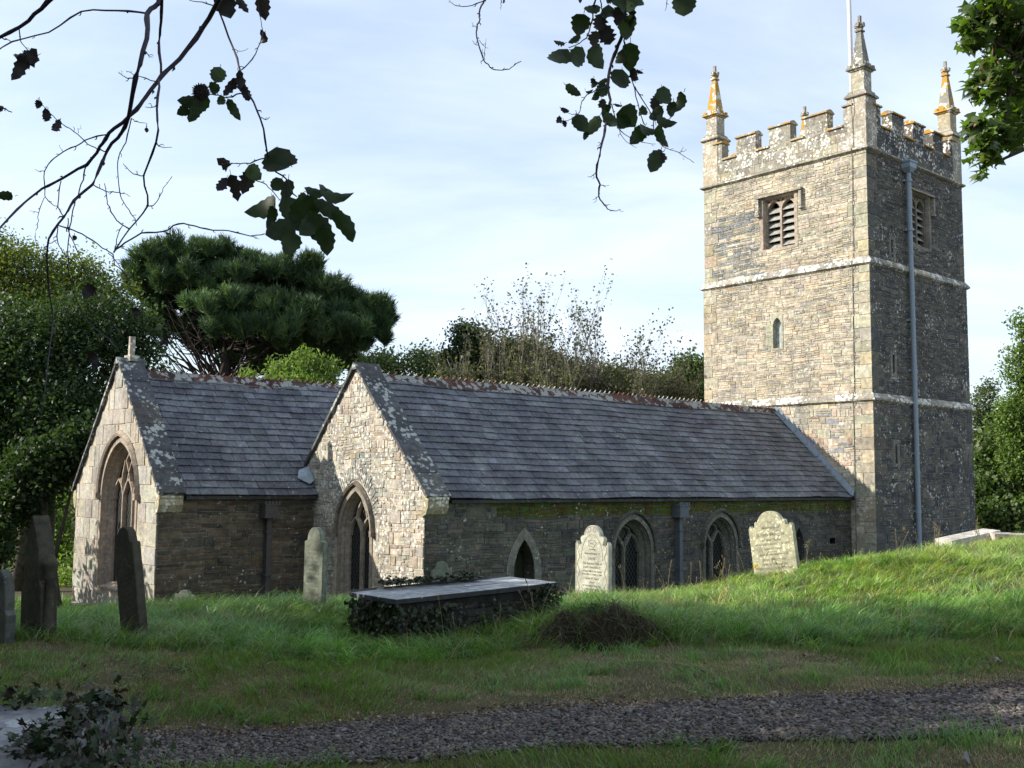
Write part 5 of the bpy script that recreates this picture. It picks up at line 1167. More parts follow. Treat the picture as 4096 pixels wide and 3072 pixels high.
# yellow flower
q = P2(1632, 1238, 16.3); mb = MB(); z = gz1(q.x, q.y); mb.tube([(0, 0, 0), (.01, 0, .2), (.0, 0, q.z-z+.1)], .004, 5, (.08, .12, .03))
fw = empty('ragwort', (q.x, q.y, z)); tag(fw, 'small yellow wildflower beside the leaning lichened gravestone', 'flower'); mb.build('stem', M['grass'], fw)
mb = MB(); rr = random.Random(2)
for k in range(14):
    cx0, cy0, cz0 = rr.uniform(-.035, .035), rr.uniform(-.04, .04), q.z-z+.1+rr.uniform(-.04, .05); mb.mesh([(cx0+.012*math.cos(t), cy0-.006, cz0+.012*math.sin(t)) for t in [i*1.047 for i in range(6)]]+[(cx0, cy0-.014, cz0)], [(i, (i+1) % 6, 6) for i in range(6)], (.65, .42, .01))
mb.build('flower_head', colmat('yellow petals', .6, .2), fw)

# ================================================= TREES
def leafcards(C0, size, seed, cols, up=.3, aspect=.5, fold=.0, droop=0.):
    """C0 (n,3) leaf centres -> rhombic folded leaves"""
    r = np.random.default_rng(seed); n = len(C0); nr = r.normal(0, 1, (n, 3)); nr[:, 2] += up*2; nr /= np.linalg.norm(nr, axis=1, keepdims=True)
    a = np.cross(nr, r.normal(0, 1, (n, 3))); a[:, 2] -= droop; a /= np.linalg.norm(a, axis=1, keepdims=True)+1e-9; b = np.cross(nr, a)
    s = (size*r.uniform(.6, 1.35, n))[:, None]
    V = np.stack([C0-a*s*.5, C0+b*s*aspect*.5+a*s*.05, C0+a*s*.5, C0-b*s*aspect*.5+a*s*.05], 1)
    F = np.arange(n*4).reshape(-1, 4); cc = np.array(cols)[r.integers(0, len(cols), n)]*r.uniform(.72, 1.28, (n, 1))
    return V.reshape(-1, 3), F, np.repeat(cc, 4, 0)
def crownpts(blobs, n, seed, shell=.45, clump=.16, per=14, flat=1.):
    """leaf centres clustered in twig clumps through ellipsoid blobs, biased to the outside, lumpy outline"""
    r = np.random.default_rng(seed); vols = np.array([b[3]*b[4]*b[5] for b in blobs])**.75; nc = max(1, n//per)
    bi = r.choice(len(blobs), nc, p=vols/vols.sum()); B = np.array(blobs)[bi]
    d = r.normal(0, 1, (nc, 3)); d /= np.linalg.norm(d, axis=1, keepdims=True)
    rad = (shell+(1-shell)*r.random(nc)**.6)*(1+.16*vnoise(d[:, 0]*3+B[:, 0], d[:, 2]*3+B[:, 2], 1.7, seed % 7))
    c = B[:, :3]+d*B[:, 3:6]*rad[:, None]
    cl = r.normal(0, clump, (nc, per, 3)); cl[..., 2] *= flat; return (c[:, None]+cl).reshape(-1, 3)
BARK = plain('bark', (.085, .07, .055), .95, .1, 0, .3, 9, .6)
def limbs(mb, base, blobs, r0, seed, lean=.2, n=6, fork=.35, thin=.012, twigs=3):
    """trunk with tapered limbs reaching into each blob"""
    rr = random.Random(seed); b0 = Vector(base); top = Vector((sum(b[0] for b in blobs)/len(blobs), sum(b[1] for b in blobs)/len(blobs), max(b[2] for b in blobs)))
    H = top-b0; tr = [b0+H*t+Vector((rr.uniform(-.1, .1), rr.uniform(-.1, .1), 0))*r0*6*t for t in (0, .15, .3, .5, .7, .9)]
    mb.tube(tr, [r0*1.25, r0, r0*.88, r0*.68, r0*.42, r0*.15], 9, (1, 1, 1))
    for b in blobs:
        c = Vector(b[:3]); t = rr.uniform(fork, max(.75, fork+.05)); k = min(5, int(t*5+.4)); s = tr[k]; e = c+Vector((rr.uniform(-.2, .2)*b[3], rr.uniform(-.2, .2)*b[4], rr.uniform(0, .4)*b[5])); m_ = (s+e)/2+Vector((0, 0, rr.uniform(-.1, .3)))
        rl = r0*rr.uniform(.3, .5); mb.tube([s, (s*2+m_)/3+Vector((0, 0, .05)), m_, (m_+e)/2, e], [rl, rl*.85, rl*.6, rl*.4, rl*.12], 6)
        for _ in range(twigs):
            q = m_.lerp(e, rr.random()); d = Vector((rr.uniform(-1, 1)*b[3], rr.uniform(-1, 1)*b[4], rr.uniform(-.5, 1)*b[5]))*.8; mb.tube([q, q+d*.5+Vector((0, 0, .1)), q+d], [rl*.3, rl*.2, thin], 5)
def tree(name, label, cat, base, blobs, n, size, cols, seed, r0=.22, mat=None, group='trees round the churchyard', up=.3, aspect=.55, per=14, clump=.2, shell=.45, droop=0., tw=3, flat=1.):
    root = empty(name, base); tag(root, label, cat, group); b = Vector(base)
    mb = MB(); limbs(mb, (0, 0, -.3), [(q[0]-b.x, q[1]-b.y, q[2]-b.z)+tuple(q[3:]) for q in blobs], r0, seed, twigs=tw); mb.build('trunk', BARK, root, True)
    Pc = crownpts(blobs, n, seed, shell, clump, per, flat)-np.array(base); V, F, Cc = leafcards(Pc, size, seed+1, cols, up, aspect, droop=droop)
    npmesh('crown', V, F, Cc, mat or M['leaf'], root); return root
M['leaf'] = colmat('tree leaves', .55, .3, .38, 0, 10, (1.25, 1.4, .5))
M['needle'] = colmat('pine needles', .6, .25, .15, 0, 10, (1.2, 1.4, .6))
DARK = [(.036, .066, .024), (.046, .080, .028), (.030, .054, .024), (.056, .088, .034)]
MIDG = [(.075, .125, .035), (.095, .15, .04), (.06, .10, .035), (.11, .15, .05)]
YEL = [(.15, .18, .036), (.12, .16, .04), (.19, .20, .045), (.08, .12, .03)]
BRT = [(.14, .22, .045), (.18, .26, .055), (.11, .18, .04), (.20, .26, .08)]
OLV = [(.12, .12, .07), (.10, .105, .06), (.15, .14, .09), (.08, .085, .05)]
def B(dx, dy, Y, rx, rz, ry=None):
    """crown blob at photo place (dx,dy), distance Y, radii in view pixels turned into metres"""
    q = P2(dx, dy, Y); return (q.x, q.y, q.z, rx/2257.6*Y, (ry if ry is not None else rx*.8)/2257.6*Y, rz/2257.6*Y)
def gb(dx, Y): X = (dx-1106)/2257.6*Y; return (X, Y, gz1(X, Y))
# left: tall dark ash, yellow-green tree behind, trunks and a bright thicket behind them
tree('ash_tree', 'tall dark leafy tree left of the chancel, largest of the left group', 'tree', gb(95, 31), [B(60, 760, 31, 150, 110), B(200, 720, 31, 105, 95), B(280, 740, 31.5, 70, 70), B(140, 900, 30.5, 120, 100), B(30, 960, 31, 130, 150), B(230, 880, 32, 70, 60), B(90, 1010, 31.5, 60, 60), B(-90, 850, 31, 140, 230), B(300, 830, 33, 60, 50)], 76000, .135, DARK, 101, .32, clump=.30, per=44, shell=.35)
tree('ash_tree', 'yellow-green topped tree at the far left behind the dark one', 'tree', gb(60, 37), [B(40, 590, 37, 95, 60), B(-60, 560, 37, 90, 80), B(170, 620, 37, 75, 60), B(240, 660, 37.5, 55, 50), B(110, 660, 37, 110, 60)], 34000, .125, YEL, 111, .26, clump=.24, per=20)
tree('thicket', 'sunlit green thicket showing between the trunks left of the chancel', 'bush', gb(90, 43), [B(60, 1130, 43, 90, 90), B(160, 1120, 43, 80, 110), B(-40, 1100, 43, 90, 110), B(120, 1220, 42, 90, 60), B(120, 1275, 40, 110, 45)], 26000, .16, BRT, 121, .1, group=None, tw=2)
tree('ash_tree', 'slender trunked tree standing close beside the chancel gable', 'tree', gb(150, 29), [B(100, 1000, 29, 75, 55), B(30, 1080, 29, 70, 60), B(175, 960, 29, 60, 50), B(-20, 1180, 28.5, 50, 70)], 13000, .15, DARK, 131, .14, clump=.2)
# pine behind the chancel
def pine():
    Y = 41.; base = gb(480, Y); root = empty('pine_tree', base); tag(root, 'broad dark pine with flat layered foliage behind the chancel roof', 'tree', 'trees round the churchyard'); b0 = Vector(base)
    pads = [B(350, 578, 41.5, 44, 22), B(500, 566, 41.5, 50, 18), B(565, 590, 41, 42, 20), B(300, 618, 41.5, 22, 18), B(430, 568, 41, 88, 30), B(345, 600, 41, 42, 26), B(520, 590, 41.5, 75, 28), B(590, 608, 41, 60, 28), B(655, 612, 41, 34, 30), B(640, 650, 42, 60, 28), B(735, 655, 41, 46, 28), B(695, 690, 41, 48, 26), B(800, 680, 40.5, 26, 22), B(830, 705, 40.5, 18, 14),
            B(370, 660, 42, 48, 16), B(480, 668, 39, 55, 18), B(560, 668, 39, 40, 22), B(640, 690, 39, 50, 26), B(450, 640, 42, 80, 24), B(310, 640, 42, 26, 22), B(560, 640, 42, 80, 26), B(590, 720, 39, 60, 24), B(510, 720, 38.8, 45, 18), B(700, 735, 40, 62, 24), B(770, 735, 40.5, 45, 22), B(640, 755, 40.5, 60, 20), B(430, 715, 42, 55, 14), B(380, 620, 40.5, 40, 20), B(480, 610, 40.2, 70, 24), B(720, 765, 41, 50, 14), B(430, 600, 42, 70, 30), B(560, 640, 42.5, 60, 26), B(650, 700, 42.5, 60, 26), B(600, 760, 42, 60, 20), B(750, 700, 42, 40, 24), B(560, 790, 41.5, 60, 16), B(640, 790, 42, 70, 18), B(720, 790, 42, 50, 14), B(520, 750, 41.5, 50, 18), B(400, 700, 42.5, 45, 16), B(350, 720, 42.5, 36, 14), B(440, 745, 43, 40, 12)]
    mb = MB(); rr = random.Random(6); top = P2(500, 590, 41.2)-b0; tr = [Vector((0, 0, -.3)), Vector((.1, 0, top.z*.35)), Vector((top.x*.5, 0, top.z*.62)), Vector((top.x*.9, 0, top.z*.8)), top]
    mb.tube(tr, [.34, .30, .25, .16, .05], 10)
    for (x, y, z, rx, ry, rz) in pads:
        e = Vector((x, y, z-rz*.5))-b0; t = rr.uniform(.5, 1.); s = tr[1].lerp(tr[3], t) if e.z > 5 else tr[1].lerp(tr[2], t*.9); s = Vector((s.x, s.y, min(s.z, e.z-.2)))
        m_ = s.lerp(e, .5)+Vector((0, 0, -.15)); rl = rr.uniform(.035, .08); mb.tube([s, s.lerp(m_, .5), m_, m_.lerp(e, .5), e], [rl, rl*.9, rl*.7, rl*.5, rl*.25], 6)
        for _ in range(12):
            q = m_.lerp(e, rr.uniform(-.2, 1)); d = Vector((rr.uniform(-1, 1)*rx, rr.uniform(-1, 1)*ry, rr.uniform(.1, 1)*rz)); mb.tube([q, q+d*.5-Vector((0, 0, .05)), q+d], [.035, .022, .01], 4)
    for k in range(34):       # dead lower twigs, sky showing between
        a = P2(rr.uniform(330, 470), rr.uniform(690, 800), rr.uniform(39.5, 42))-b0; s = tr[1].lerp(tr[2], rr.uniform(.1, 1.)); m_ = s.lerp(a, .6)+Vector((0, 0, .2)); mb.tube([s, m_, a, a+(a-m_)*.5+Vector((0, 0, .25))], [.05, .03, .018, .008], 4)
    mb.build('trunk', plain('pine bark', (.045, .038, .034), .95, .1, 0, .3, 9, .6), root, True)
    r = np.random.default_rng(9); Cs = []; Dr = []; Bt = []
    for (x, y, z, rx, ry, rz) in pads:
        nc = int(9+13*rx*rz); dc = r.normal(0, 1, (nc, 3)); dc /= np.linalg.norm(dc, axis=1, keepdims=True); dc[:, 2] = np.where(r.random(nc) < .75, np.abs(dc[:, 2]), dc[:, 2]*.5)
        cc0 = np.array([x, y, z])+dc*np.array([rx, ry, rz*1.15])*r.uniform(.45, 1.45, (nc, 1)); cc0[:, 2] += r.uniform(-.1, .25, nc)
        for c0 in cc0:
            rc = r.uniform(.16, .42); n = int(62*rc/.3); d = r.normal(0, 1, (n, 3)); d /= np.linalg.norm(d, axis=1, keepdims=True); d[:, 2] = d[:, 2]*.8+.25
            Cs.append(c0+d*rc*r.uniform(.6, 1.1, (n, 1))); Dr.append(d*.75+np.array([0, 0, .95])); Bt.append(np.full(n, r.uniform(.65, 1.5)))
    Cs = np.concatenate(Cs)-np.array(base); Dr = np.concatenate(Dr); Dr /= np.linalg.norm(Dr, axis=1, keepdims=True); n = len(Cs); kk = 12
    dd = Dr[:, None]+r.normal(0, .42, (n, kk, 3)); dd /= np.linalg.norm(dd, axis=2, keepdims=True); L = r.uniform(.15, .30, (n, kk, 1)); st = Cs[:, None]+Dr[:, None]*r.uniform(-.22, .12, (n, kk, 1))
    sd = np.cross(dd, r.normal(0, 1, (n, kk, 3))); sd /= np.linalg.norm(sd, axis=2, keepdims=True); wd = .014
    V = np.stack([st-sd*wd, st+sd*wd, st+dd*L+sd*wd*.4, st+dd*L-sd*wd*.4], 2).reshape(-1, 3); F = np.arange(len(V)).reshape(-1, 4)
    cc = np.array([(.050, .090, .040), (.062, .108, .044), (.042, .074, .038), (.11, .17, .05)])[r.choice(4, n, p=[.32, .3, .22, .16])]*r.uniform(.75, 1.3, (n, 1))*np.concatenate(Bt)[:, None]; Cc = np.repeat(cc, kk*4, 0)
    npmesh('crown', V, F, Cc, M['needle'], root)
pine()
tree('laurel_bush', 'bright green leafy bush rising behind the chancel ridge', 'bush', gb(665, 33), [B(660, 795, 33, 34, 36), B(610, 800, 33, 26, 20), B(710, 805, 33, 22, 28), B(645, 830, 33, 80, 24), B(665, 772, 33, 14, 16), B(535, 812, 33, 16, 8)], 7500, .16, BRT, 141, .06, group=None, per=10, clump=.13, aspect=.36, droop=.6, tw=3)
tree('leafy_tree', 'pale green leafy tree behind the peak of the aisle gable', 'tree', gb(870, 40), [B(830, 800, 40, 48, 34), B(905, 790, 40, 30, 34), B(800, 810, 40, 38, 30), B(925, 775, 40, 12, 20), B(950, 820, 40, 40, 22)], 11000, .13, [(.13, .18, .07), (.17, .22, .08), (.10, .14, .06)], 151, .15)
tree('leafy_tree', 'dense dark green tree left of the bare branched trees', 'tree', gb(1040, 41), [B(1020, 745, 41, 42, 38), B(985, 790, 41, 50, 34), B(1070, 780, 41, 60, 44), B(1010, 815, 41, 60, 26), B(1120, 790, 41, 50, 40), B(1000, 715, 41, 22, 14)], 20000, .16, [(.045, .065, .035), (.055, .078, .038), (.035, .055, .03)], 161, .2)
tree('leafy_tree', 'fresh green tree close against the left side of the tower', 'tree', gb(1480, 43), [B(1490, 800, 43, 30, 28), B(1460, 830, 43, 36, 26), B(1500, 850, 43, 30, 30), B(1420, 840, 43, 34, 16)], 10000, .16, MIDG, 171, .15)
# scrub with bare upright stems
def scrub(name, label, dx, Y, top, wpx, seed, n0=9, leaves=2600, base_leaves=5000, cols=OLV):
    base = gb(dx, Y); root = empty(name, base); tag(root, label, 'tree', 'half-bare trees behind the aisle roof'); b0 = Vector(base); rr = random.Random(seed); mb = MB(); tips = []
    H = P2(dx, top, Y).z-b0.z; W_ = wpx/2257.6*Y
    def grow(p, d, L, r0, lev):
        n = 6 if lev == 0 else 4; pts = [p]; q = p
        for i in range(n):
            d = (d+Vector((rr.uniform(-.13, .13), rr.uniform(-.13, .13), .03))).normalized(); q = q+d*L/n; pts.append(q)
        mb.tube(pts, [r0*(1-.82*i/n) for i in range(n+1)], 5 if lev < 1 else 3, (1, 1, 1), False)
        if lev: tips.extend(pts[1:])
        if lev < 2:
            for m_ in range((21, 6)[lev]):
                t = rr.uniform(.25, .98); k = min(n-1, int(t*n)); s = pts[k].lerp(pts[k+1], t*n-k)
                d2 = (d+Vector((rr.uniform(-1, 1), rr.uniform(-1, 1), rr.uniform(.2, .8)))*(.5, .6)[lev]).normalized(); grow(s, d2, L*rr.uniform(.14, .30)*(1.25-.5*t if lev == 0 else 1.6), r0*(.42*(1.15-t)+.08), lev+1)
    for k in range(n0):
        a = rr.uniform(-1, 1); s = Vector((a*W_*.30, rr.uniform(-.6, .6), -.2)); d = Vector((a*.46, rr.uniform(-.12, .12), 1)).normalized(); grow(s, d, H*rr.uniform(.72, 1.0)*(1-.22*abs(a)), rr.uniform(.045, .085), 0)
    mb.build('trunk', M['greybark'], root)
    T_ = np.array([tuple(t) for t in tips]); r = np.random.default_rng(seed); hi = T_[r.integers(0, len(T_), leaves)]+r.normal(0, .07, (leaves, 3))
    nb = base_leaves; lo = T_[r.integers(0, len(T_), nb*3)]; lo = lo[lo[:, 2] < H*.70][:nb]; lo = np.repeat(lo, 3, 0)+r.normal(0, .20, (len(lo)*3, 3))
    V, F, Cc = leafcards(np.concatenate([hi, lo]), .105, seed+3, cols, .2, .7); npmesh('crown', V, F, Cc, M['leaf'], root)
M['greybark'] = plain('grey bark', (.26, .24, .20), .9, .1, 0, .25, 9, .4)
scrub('hedgerow_tree', 'many-stemmed half-bare tree, tallest of those behind the aisle roof', 1165, 38.5, 618, 165, 181, 26, 13000, 11000)
scrub('hedgerow_tree', 'half-bare tree with thin forked top just right of the tallest one', 1270, 38.5, 652, 105, 182, 13, 7000, 6000, [(.085, .08, .05), (.07, .065, .045), (.06, .065, .03)])
scrub('hedgerow_tree', 'leafier half-bare tree at the left end of the group, beside the dense dark one', 1085, 39, 686, 110, 185, 12, 7000, 6500)
scrub('hedgerow_tree', 'thin nearly leafless tree with one spire-like stem', 1338, 38.5, 656, 50, 183, 4, 1400, 3000, [(.085, .08, .05), (.07, .07, .04), (.09, .10, .035)])
scrub('hedgerow_tree', 'low spreading half-bare tree nearest the tower', 1425, 39, 700, 140, 184, 13, 5200, 5000, [(.075, .07, .045), (.06, .065, .035), (.09, .10, .04)])
tree('hedge_shrubs', 'brown-green understorey shrubs below the half-bare trees', 'bush', gb(1250, 42), [B(1170, 795, 42, 80, 34), B(1290, 815, 42, 70, 26), B(1380, 835, 42, 70, 22), B(1110, 800, 42, 50, 26), B(1130, 765, 42, 50, 26)], 19000, .14, OLV+[(.08, .10, .03)], 191, .1, group=None, tw=5)
# right of the tower
tree('leafy_tree', 'tall light green tree cut by the right edge of the view', 'tree', gb(2230, 43), [B(2205, 700, 43, 16, 22), B(2200, 790, 43, 28, 40), B(2235, 860, 43, 50, 60), B(2190, 900, 43, 40, 44), B(2230, 740, 43, 30, 40), B(2215, 980, 43, 60, 60)], 17000, .15, BRT[:3]+MIDG[:2], 201, .22)
tree('elder_bush', 'loose grey-green elder beside the right side of the tower', 'bush', gb(2130, 46), [B(2125, 870, 46, 28, 34), B(2115, 920, 46, 24, 44), B(2150, 930, 46, 34, 50), B(2140, 840, 46, 12, 18)], 4200, .15, [(.09, .12, .06), (.07, .10, .05), (.12, .15, .07)], 211, .07, group=None, per=9)
tree('ivied_hedge', 'bank of bright leaved shrubs and ivy at the right of the tower base', 'bush', gb(2160, 44), [B(2150, 990, 44.5, 55, 60), B(2200, 1040, 44, 60, 80), B(2130, 1080, 44, 40, 60), B(2180, 1110, 43.5, 70, 40), B(2250, 1000, 44, 70, 130)], 26000, .20, [(.06, .11, .028), (.09, .15, .035), (.075, .11, .05), (.13, .16, .07)], 221, .1, group=None, aspect=.85)
# overhead wire
mb = MB(); a = ch2w(6.3, 1.5, 3.0); b_ = P2(2400, 890, 60); mb.tube([a, a.lerp(b_, .5)-Vector((0, 0, .2)), b_], .014, 5); o = mb.build('overhead_wire', M['conductor']); tag(o, 'thin dark wire running from the tower to the right', 'wire')

# ---- the near trees whose shade falls over the foreground (they stand left of the view)
for k, (x, y, rr_, top, n) in enumerate([(-14, -3, 4.6, 12.5, 15000), (-13.5, 4.0, 4.8, 11.5, 16000), (-13.5, 10.1, 4.0, 11.6, 15000), (-24, 3, 6, 15, 14000)]):
    z0 = gz1(x, y); bl = [(x, y, z0+top*.62, rr_, rr_*.92, top*.36), (x-1, y+.5, z0+top*.3, rr_*.9, rr_*.85, top*.3), (x+.8, y-.6, z0+top*.45, rr_*.8, rr_*.9, top*.33)]
    tree('beech_tree', ['large beech beyond the left edge of the view, nearest the camera', 'broad beech beyond the left edge, abreast of the path', 'smaller beech beyond the left edge, abreast of the ivied chest tomb', 'tallest beech standing behind the others on the left'][k], 'tree', (x, y, z0), bl, n, .42, DARK, 301+k, .35, clump=.5, per=12, shell=.2, tw=2)
for k, (x, y, rx, top) in enumerate([(-14.5, 14.6, 2.2, 7.6), (-14.5, 17.4, 2.0, 7.0), (-15.2, 20.4, 1.9, 5.6), (-15.4, 23.4, 1.9, 5.2)]):
    z0 = gz1(x, y); tree('holly_bush', ['tall holly', 'rounded holly', 'low holly', 'smallest holly'][k]+' in the hedge line beyond the left edge of the view', 'bush', (x, y, z0), [(x, y, z0+top*.5, rx, rx, top*.5), (x, y+.8, z0+top*.3, rx, rx, top*.35)], 5200, .26, DARK, 321+k, .08, group='hollies along the left hedge', clump=.3, shell=.2, per=10, tw=2)
# ================================================= the overhanging tree: trunk out of view at the left, twigs hanging in front
M['twig'] = plain('twig bark', (.055, .045, .06), .75, .2, 0, .2, 40, .3)
M['hazel'] = colmat('hanging leaves', .5, .25, .20, .25, 35, (1.1, 1.5, .5))
ov = empty('overhanging_tree', (-5.2, 1.0, gz1(-5.2, 1.0))); tag(ov, 'near tree whose bare twigs and few dark leaves hang across the sky', 'tree'); OB = Vector(ov.location)
rr = random.Random(77)
mb = MB(); mb.tube([Vector((0, 0, -.3)), Vector((.1, .1, 1.5)), Vector((.5, .5, 3.2)), Vector((1.4, 1.2, 4.6)), Vector((2.6, 1.8, 5.4))], [.30, .25, .2, .15, .08], 10)
mb.tube([Vector((.5, .5, 3.2)), Vector((2.0, 1.4, 3.8)), Vector((4.0, 2.0, 3.95)), Vector((6.2, 2.4, 3.9)), Vector((8, 2.7, 4.0))], [.12, .09, .07, .05, .02], 8)
mb.tube([Vector((.3, .3, 2.6)), Vector((1.8, 1.6, 3.5)), Vector((3.2, 2.2, 3.75))], [.09, .06, .035], 8); mb.build('trunk', BARK, ov, True)
Pc = crownpts([(-5.5, -1.5, 6.5, 5, 4.5, 2.6), (-1.0, -1.5, 6.2, 4.5, 4, 2.0), (-7, 1, 4.8, 2.6, 2.2, 2), (2.5, -2.5, 6.0, 3.5, 3, 1.8)], 22000, 401, .3, .4, 12)-np.array(OB); V, F, Cc = leafcards(Pc, .20, 402, DARK, .3, .7); npmesh('crown', V, F, Cc, M['leaf'], ov)
r1 = lambda a, b: (a*.3661, b*.3661)                 # readings taken in two enlarged parts of the photo
r2 = lambda a, b: (918+a*.2929, b*.2929)
def dep(a, b, k): return 3.05+.25*math.sin(a*.011+k)+.18*math.sin(b*.017+k*2.3)
def branch(pts, w0, w1, conv, k, nubs=True, leafy=False):
    """one hanging twig with its own thickness, nodes and buds"""
    D = [conv(*p) for p in pts]; W_ = []
    for i, (a, b) in enumerate(D): W_.append(P2(a, b, dep(a, b, k))-OB)
    S = []
    for i in range(len(W_)-1):
        p0 = W_[max(i-1, 0)]; p1, p2 = W_[i], W_[i+1]; p3 = W_[min(i+2, len(W_)-1)]
        for t in (0, .34, .67):
            S.append(.5*((2*p1)+(p2-p0)*t+(2*p0-5*p1+4*p2-p3)*t*t+(3*p1-p0-3*p2+p3)*t**3)+Vector((rr.uniform(-1, 1), rr.uniform(-1, 1), rr.uniform(-1, 1)))*.0018)
    S.append(W_[-1]); n = len(S); mb = MB(); rad = [(w0+(w1-w0)*i/(n-1))*(1.25 if (nubs and i % 5 == 2) else 1) for i in range(n)]
    mb.tube(S, rad, 7)
    if nubs:
        for i in range(2, n-1, 4):
            d = (S[i+1]-S[i-1]).normalized(); sd = Vector((d.z, rr.uniform(-.4, .4), -d.x))*rr.choice((-1, 1)); L = rr.uniform(.008, .022)
            mb.tube([S[i], S[i]+(d*.6+sd).normalized()*L*.6, S[i]+(d+sd*.7).normalized()*L], [rad[i]*.7, rad[i]*.65, .0006], 5)
    return mb.build('branch', M['twig'], ov, True)
BR = [([(1310, -60), (1275, 30), (1200, 160), (1060, 350), (960, 440), (860, 570), (770, 680), (640, 790), (590, 870), (510, 970), (370, 1050), (250, 1115), (150, 1190), (0, 1345), (-60, 1400)], .012, .0048, 0),
      ([(940, -60), (937, 20), (870, 80), (865, 230), (800, 460), (760, 690), (720, 780), (630, 890), (545, 1085), (440, 1180), (380, 1280), (290, 1410), (280, 1560), (290, 1700), (310, 1900), (270, 2250), (240, 2480)], .0125, .0018, 1),
      ([(955, -60), (948, 130), (938, 250), (950, 430)], .0070, .0060, 0), ([(940, 470), (925, 640), (925, 840), (850, 1035), (870, 1210), (765, 1350), (670, 1490)], .0055, .0034, 0),
      ([(865, 75), (690, 65), (480, 70), (285, 190), (70, 245), (-60, 340)], .0048, .0032, 1), ([(340, -40), (240, 50), (120, 160), (-50, 240)], .0105, .0080, 2), ([(112, 165), (120, 240), (150, 280), (172, 305)], .003, .0016, 2), ([(0, 220), (40, 235), (75, 246)], .003, .002, 2),
      ([(1255, -60), (1288, 60), (1380, 290), (1420, 430), (1470, 560), (1540, 700), (1575, 880), (1590, 940)], .0058, .0040, 3), ([(1275, 32), (1190, 15), (1115, 0)], .0035, .0018, 3), ([(1525, -40), (1530, 80), (1550, 190), (1535, 250), (1490, 350), (1425, 412)], .0016, .0034, 3),
      ([(1385, 290), (1420, 305), (1465, 285)], .0022, .001, 3), ([(1540, 690), (1570, 705), (1595, 692)], .0022, .001, 3), ([(1418, 548), (1350, 575), (1290, 565), (1235, 556), (1200, 545)], .0036, .0022, 3),
      ([(1560, 930), (1480, 960), (1420, 962), (1360, 965), (1320, 945)], .0034, .002, 3), ([(1610, 1000), (1690, 1060), (1720, 1130), (1750, 1160)], .0038, .003, 3), ([(1500, 1060), (1570, 1090), (1610, 1130), (1650, 1180)], .0028, .002, 3), ([(1690, 1060), (1700, 1180), (1760, 1260), (1780, 1330)], .003, .002, 3),
      ([(670, 1490), (740, 1430), (835, 1378), (960, 1368), (1050, 1322), (1150, 1335), (1250, 1358), (1355, 1360), (1480, 1392), (1560, 1380)], .0042, .0026, 0), ([(720, 1465), (760, 1478), (840, 1472)], .0022, .001, 0), ([(960, 1370), (1010, 1385), (1060, 1410)], .0022, .0014, 0), ([(1480, 1392), (1510, 1400), (1530, 1412)], .002, .001, 0),
      ([(640, 795), (540, 815), (450, 860), (370, 895), (300, 950), (265, 1010), (262, 1110), (270, 1165), (315, 1210), (345, 1215)], .0034, .002, 0), ([(265, 1010), (230, 1010), (208, 998)], .002, .001, 0), ([(370, 900), (368, 882)], .0018, .0008, 0),
      ([(625, 893), (580, 880), (520, 850), (460, 790), (390, 745), (330, 705), (280, 650), (255, 625), (215, 600)], .0030, .0016, 1), ([(465, 790), (460, 755)], .0015, .0008, 1),
      ([(915, 480), (830, 455), (770, 430), (745, 418)], .0026, .0012, 0), ([(800, 465), (750, 460), (715, 440), (700, 425)], .0024, .0012, 1), ([(863, 310), (880, 335), (900, 340)], .002, .001, 1), ([(920, 625), (890, 635), (855, 632)], .0024, .001, 0), ([(922, 845), (950, 868), (1015, 870)], .0026, .001, 0),
      ([(775, 700), (740, 840), (710, 900), (695, 990), (705, 1130), (745, 1220), (785, 1270), (805, 1330)], .0028, .0018, 1), ([(705, 1135), (640, 1132), (590, 1115), (545, 1085)], .002, .0028, 1), ([(705, 1135), (740, 1145), (770, 1158)], .002, .001, 1), ([(778, 700), (810, 720), (865, 728), (862, 760)], .002, .001, 1), ([(620, 1085), (630, 1180), (645, 1220), (690, 1300), (765, 1352)], .002, .003, 1),
      ([(850, 1038), (790, 1025), (750, 995), (728, 965)], .0026, .0014, 0), ([(868, 1212), (905, 1215), (940, 1165), (965, 1110), (1015, 1042)], .0028, .0012, 0), ([(505, 985), (490, 1060), (460, 1150), (430, 1240), (410, 1350), (400, 1480), (410, 1620), (450, 1760), (520, 1900), (640, 2000), (700, 2070)], .0034, .0018, 1),
      ([(360, 1070), (345, 1140), (345, 1220), (375, 1275)], .0028, .0028, 1), ([(262, 1165), (228, 1260), (225, 1320), (208, 1380), (215, 1465)], .002, .0012, 1), ([(228, 1255), (195, 1250), (172, 1242)], .0016, .0008, 1), ([(350, 1330), (425, 1355), (510, 1395), (600, 1460), (665, 1502), (680, 1560), (740, 1620), (770, 1690)], .0034, .0018, 1),
      ([(345, 1340), (340, 1420), (380, 1500), (450, 1560), (520, 1600), (600, 1610)], .0026, .0014, 1), ([(290, 1440), (340, 1415)], .0022, .0016, 1), ([(400, 1290), (405, 1370), (440, 1440), (480, 1540), (560, 1720), (650, 1880), (720, 1990)], .0026, .0014, 1), ([(720, 1330), (700, 1370), (685, 1440), (675, 1490)], .0022, .0026, 0), ([(0, 630), (40, 650), (70, 662)], .0034, .0026, 2), ([(280, 1720), (300, 1755), (360, 1775)], .002, .001, 1), ([(640, 1490), (700, 1560), (745, 1640), (760, 1700)], .002, .001, 1)]
for k, (pts, a, b, ph) in enumerate(BR): branch(pts, a*.62, b*.60, r1, ph)
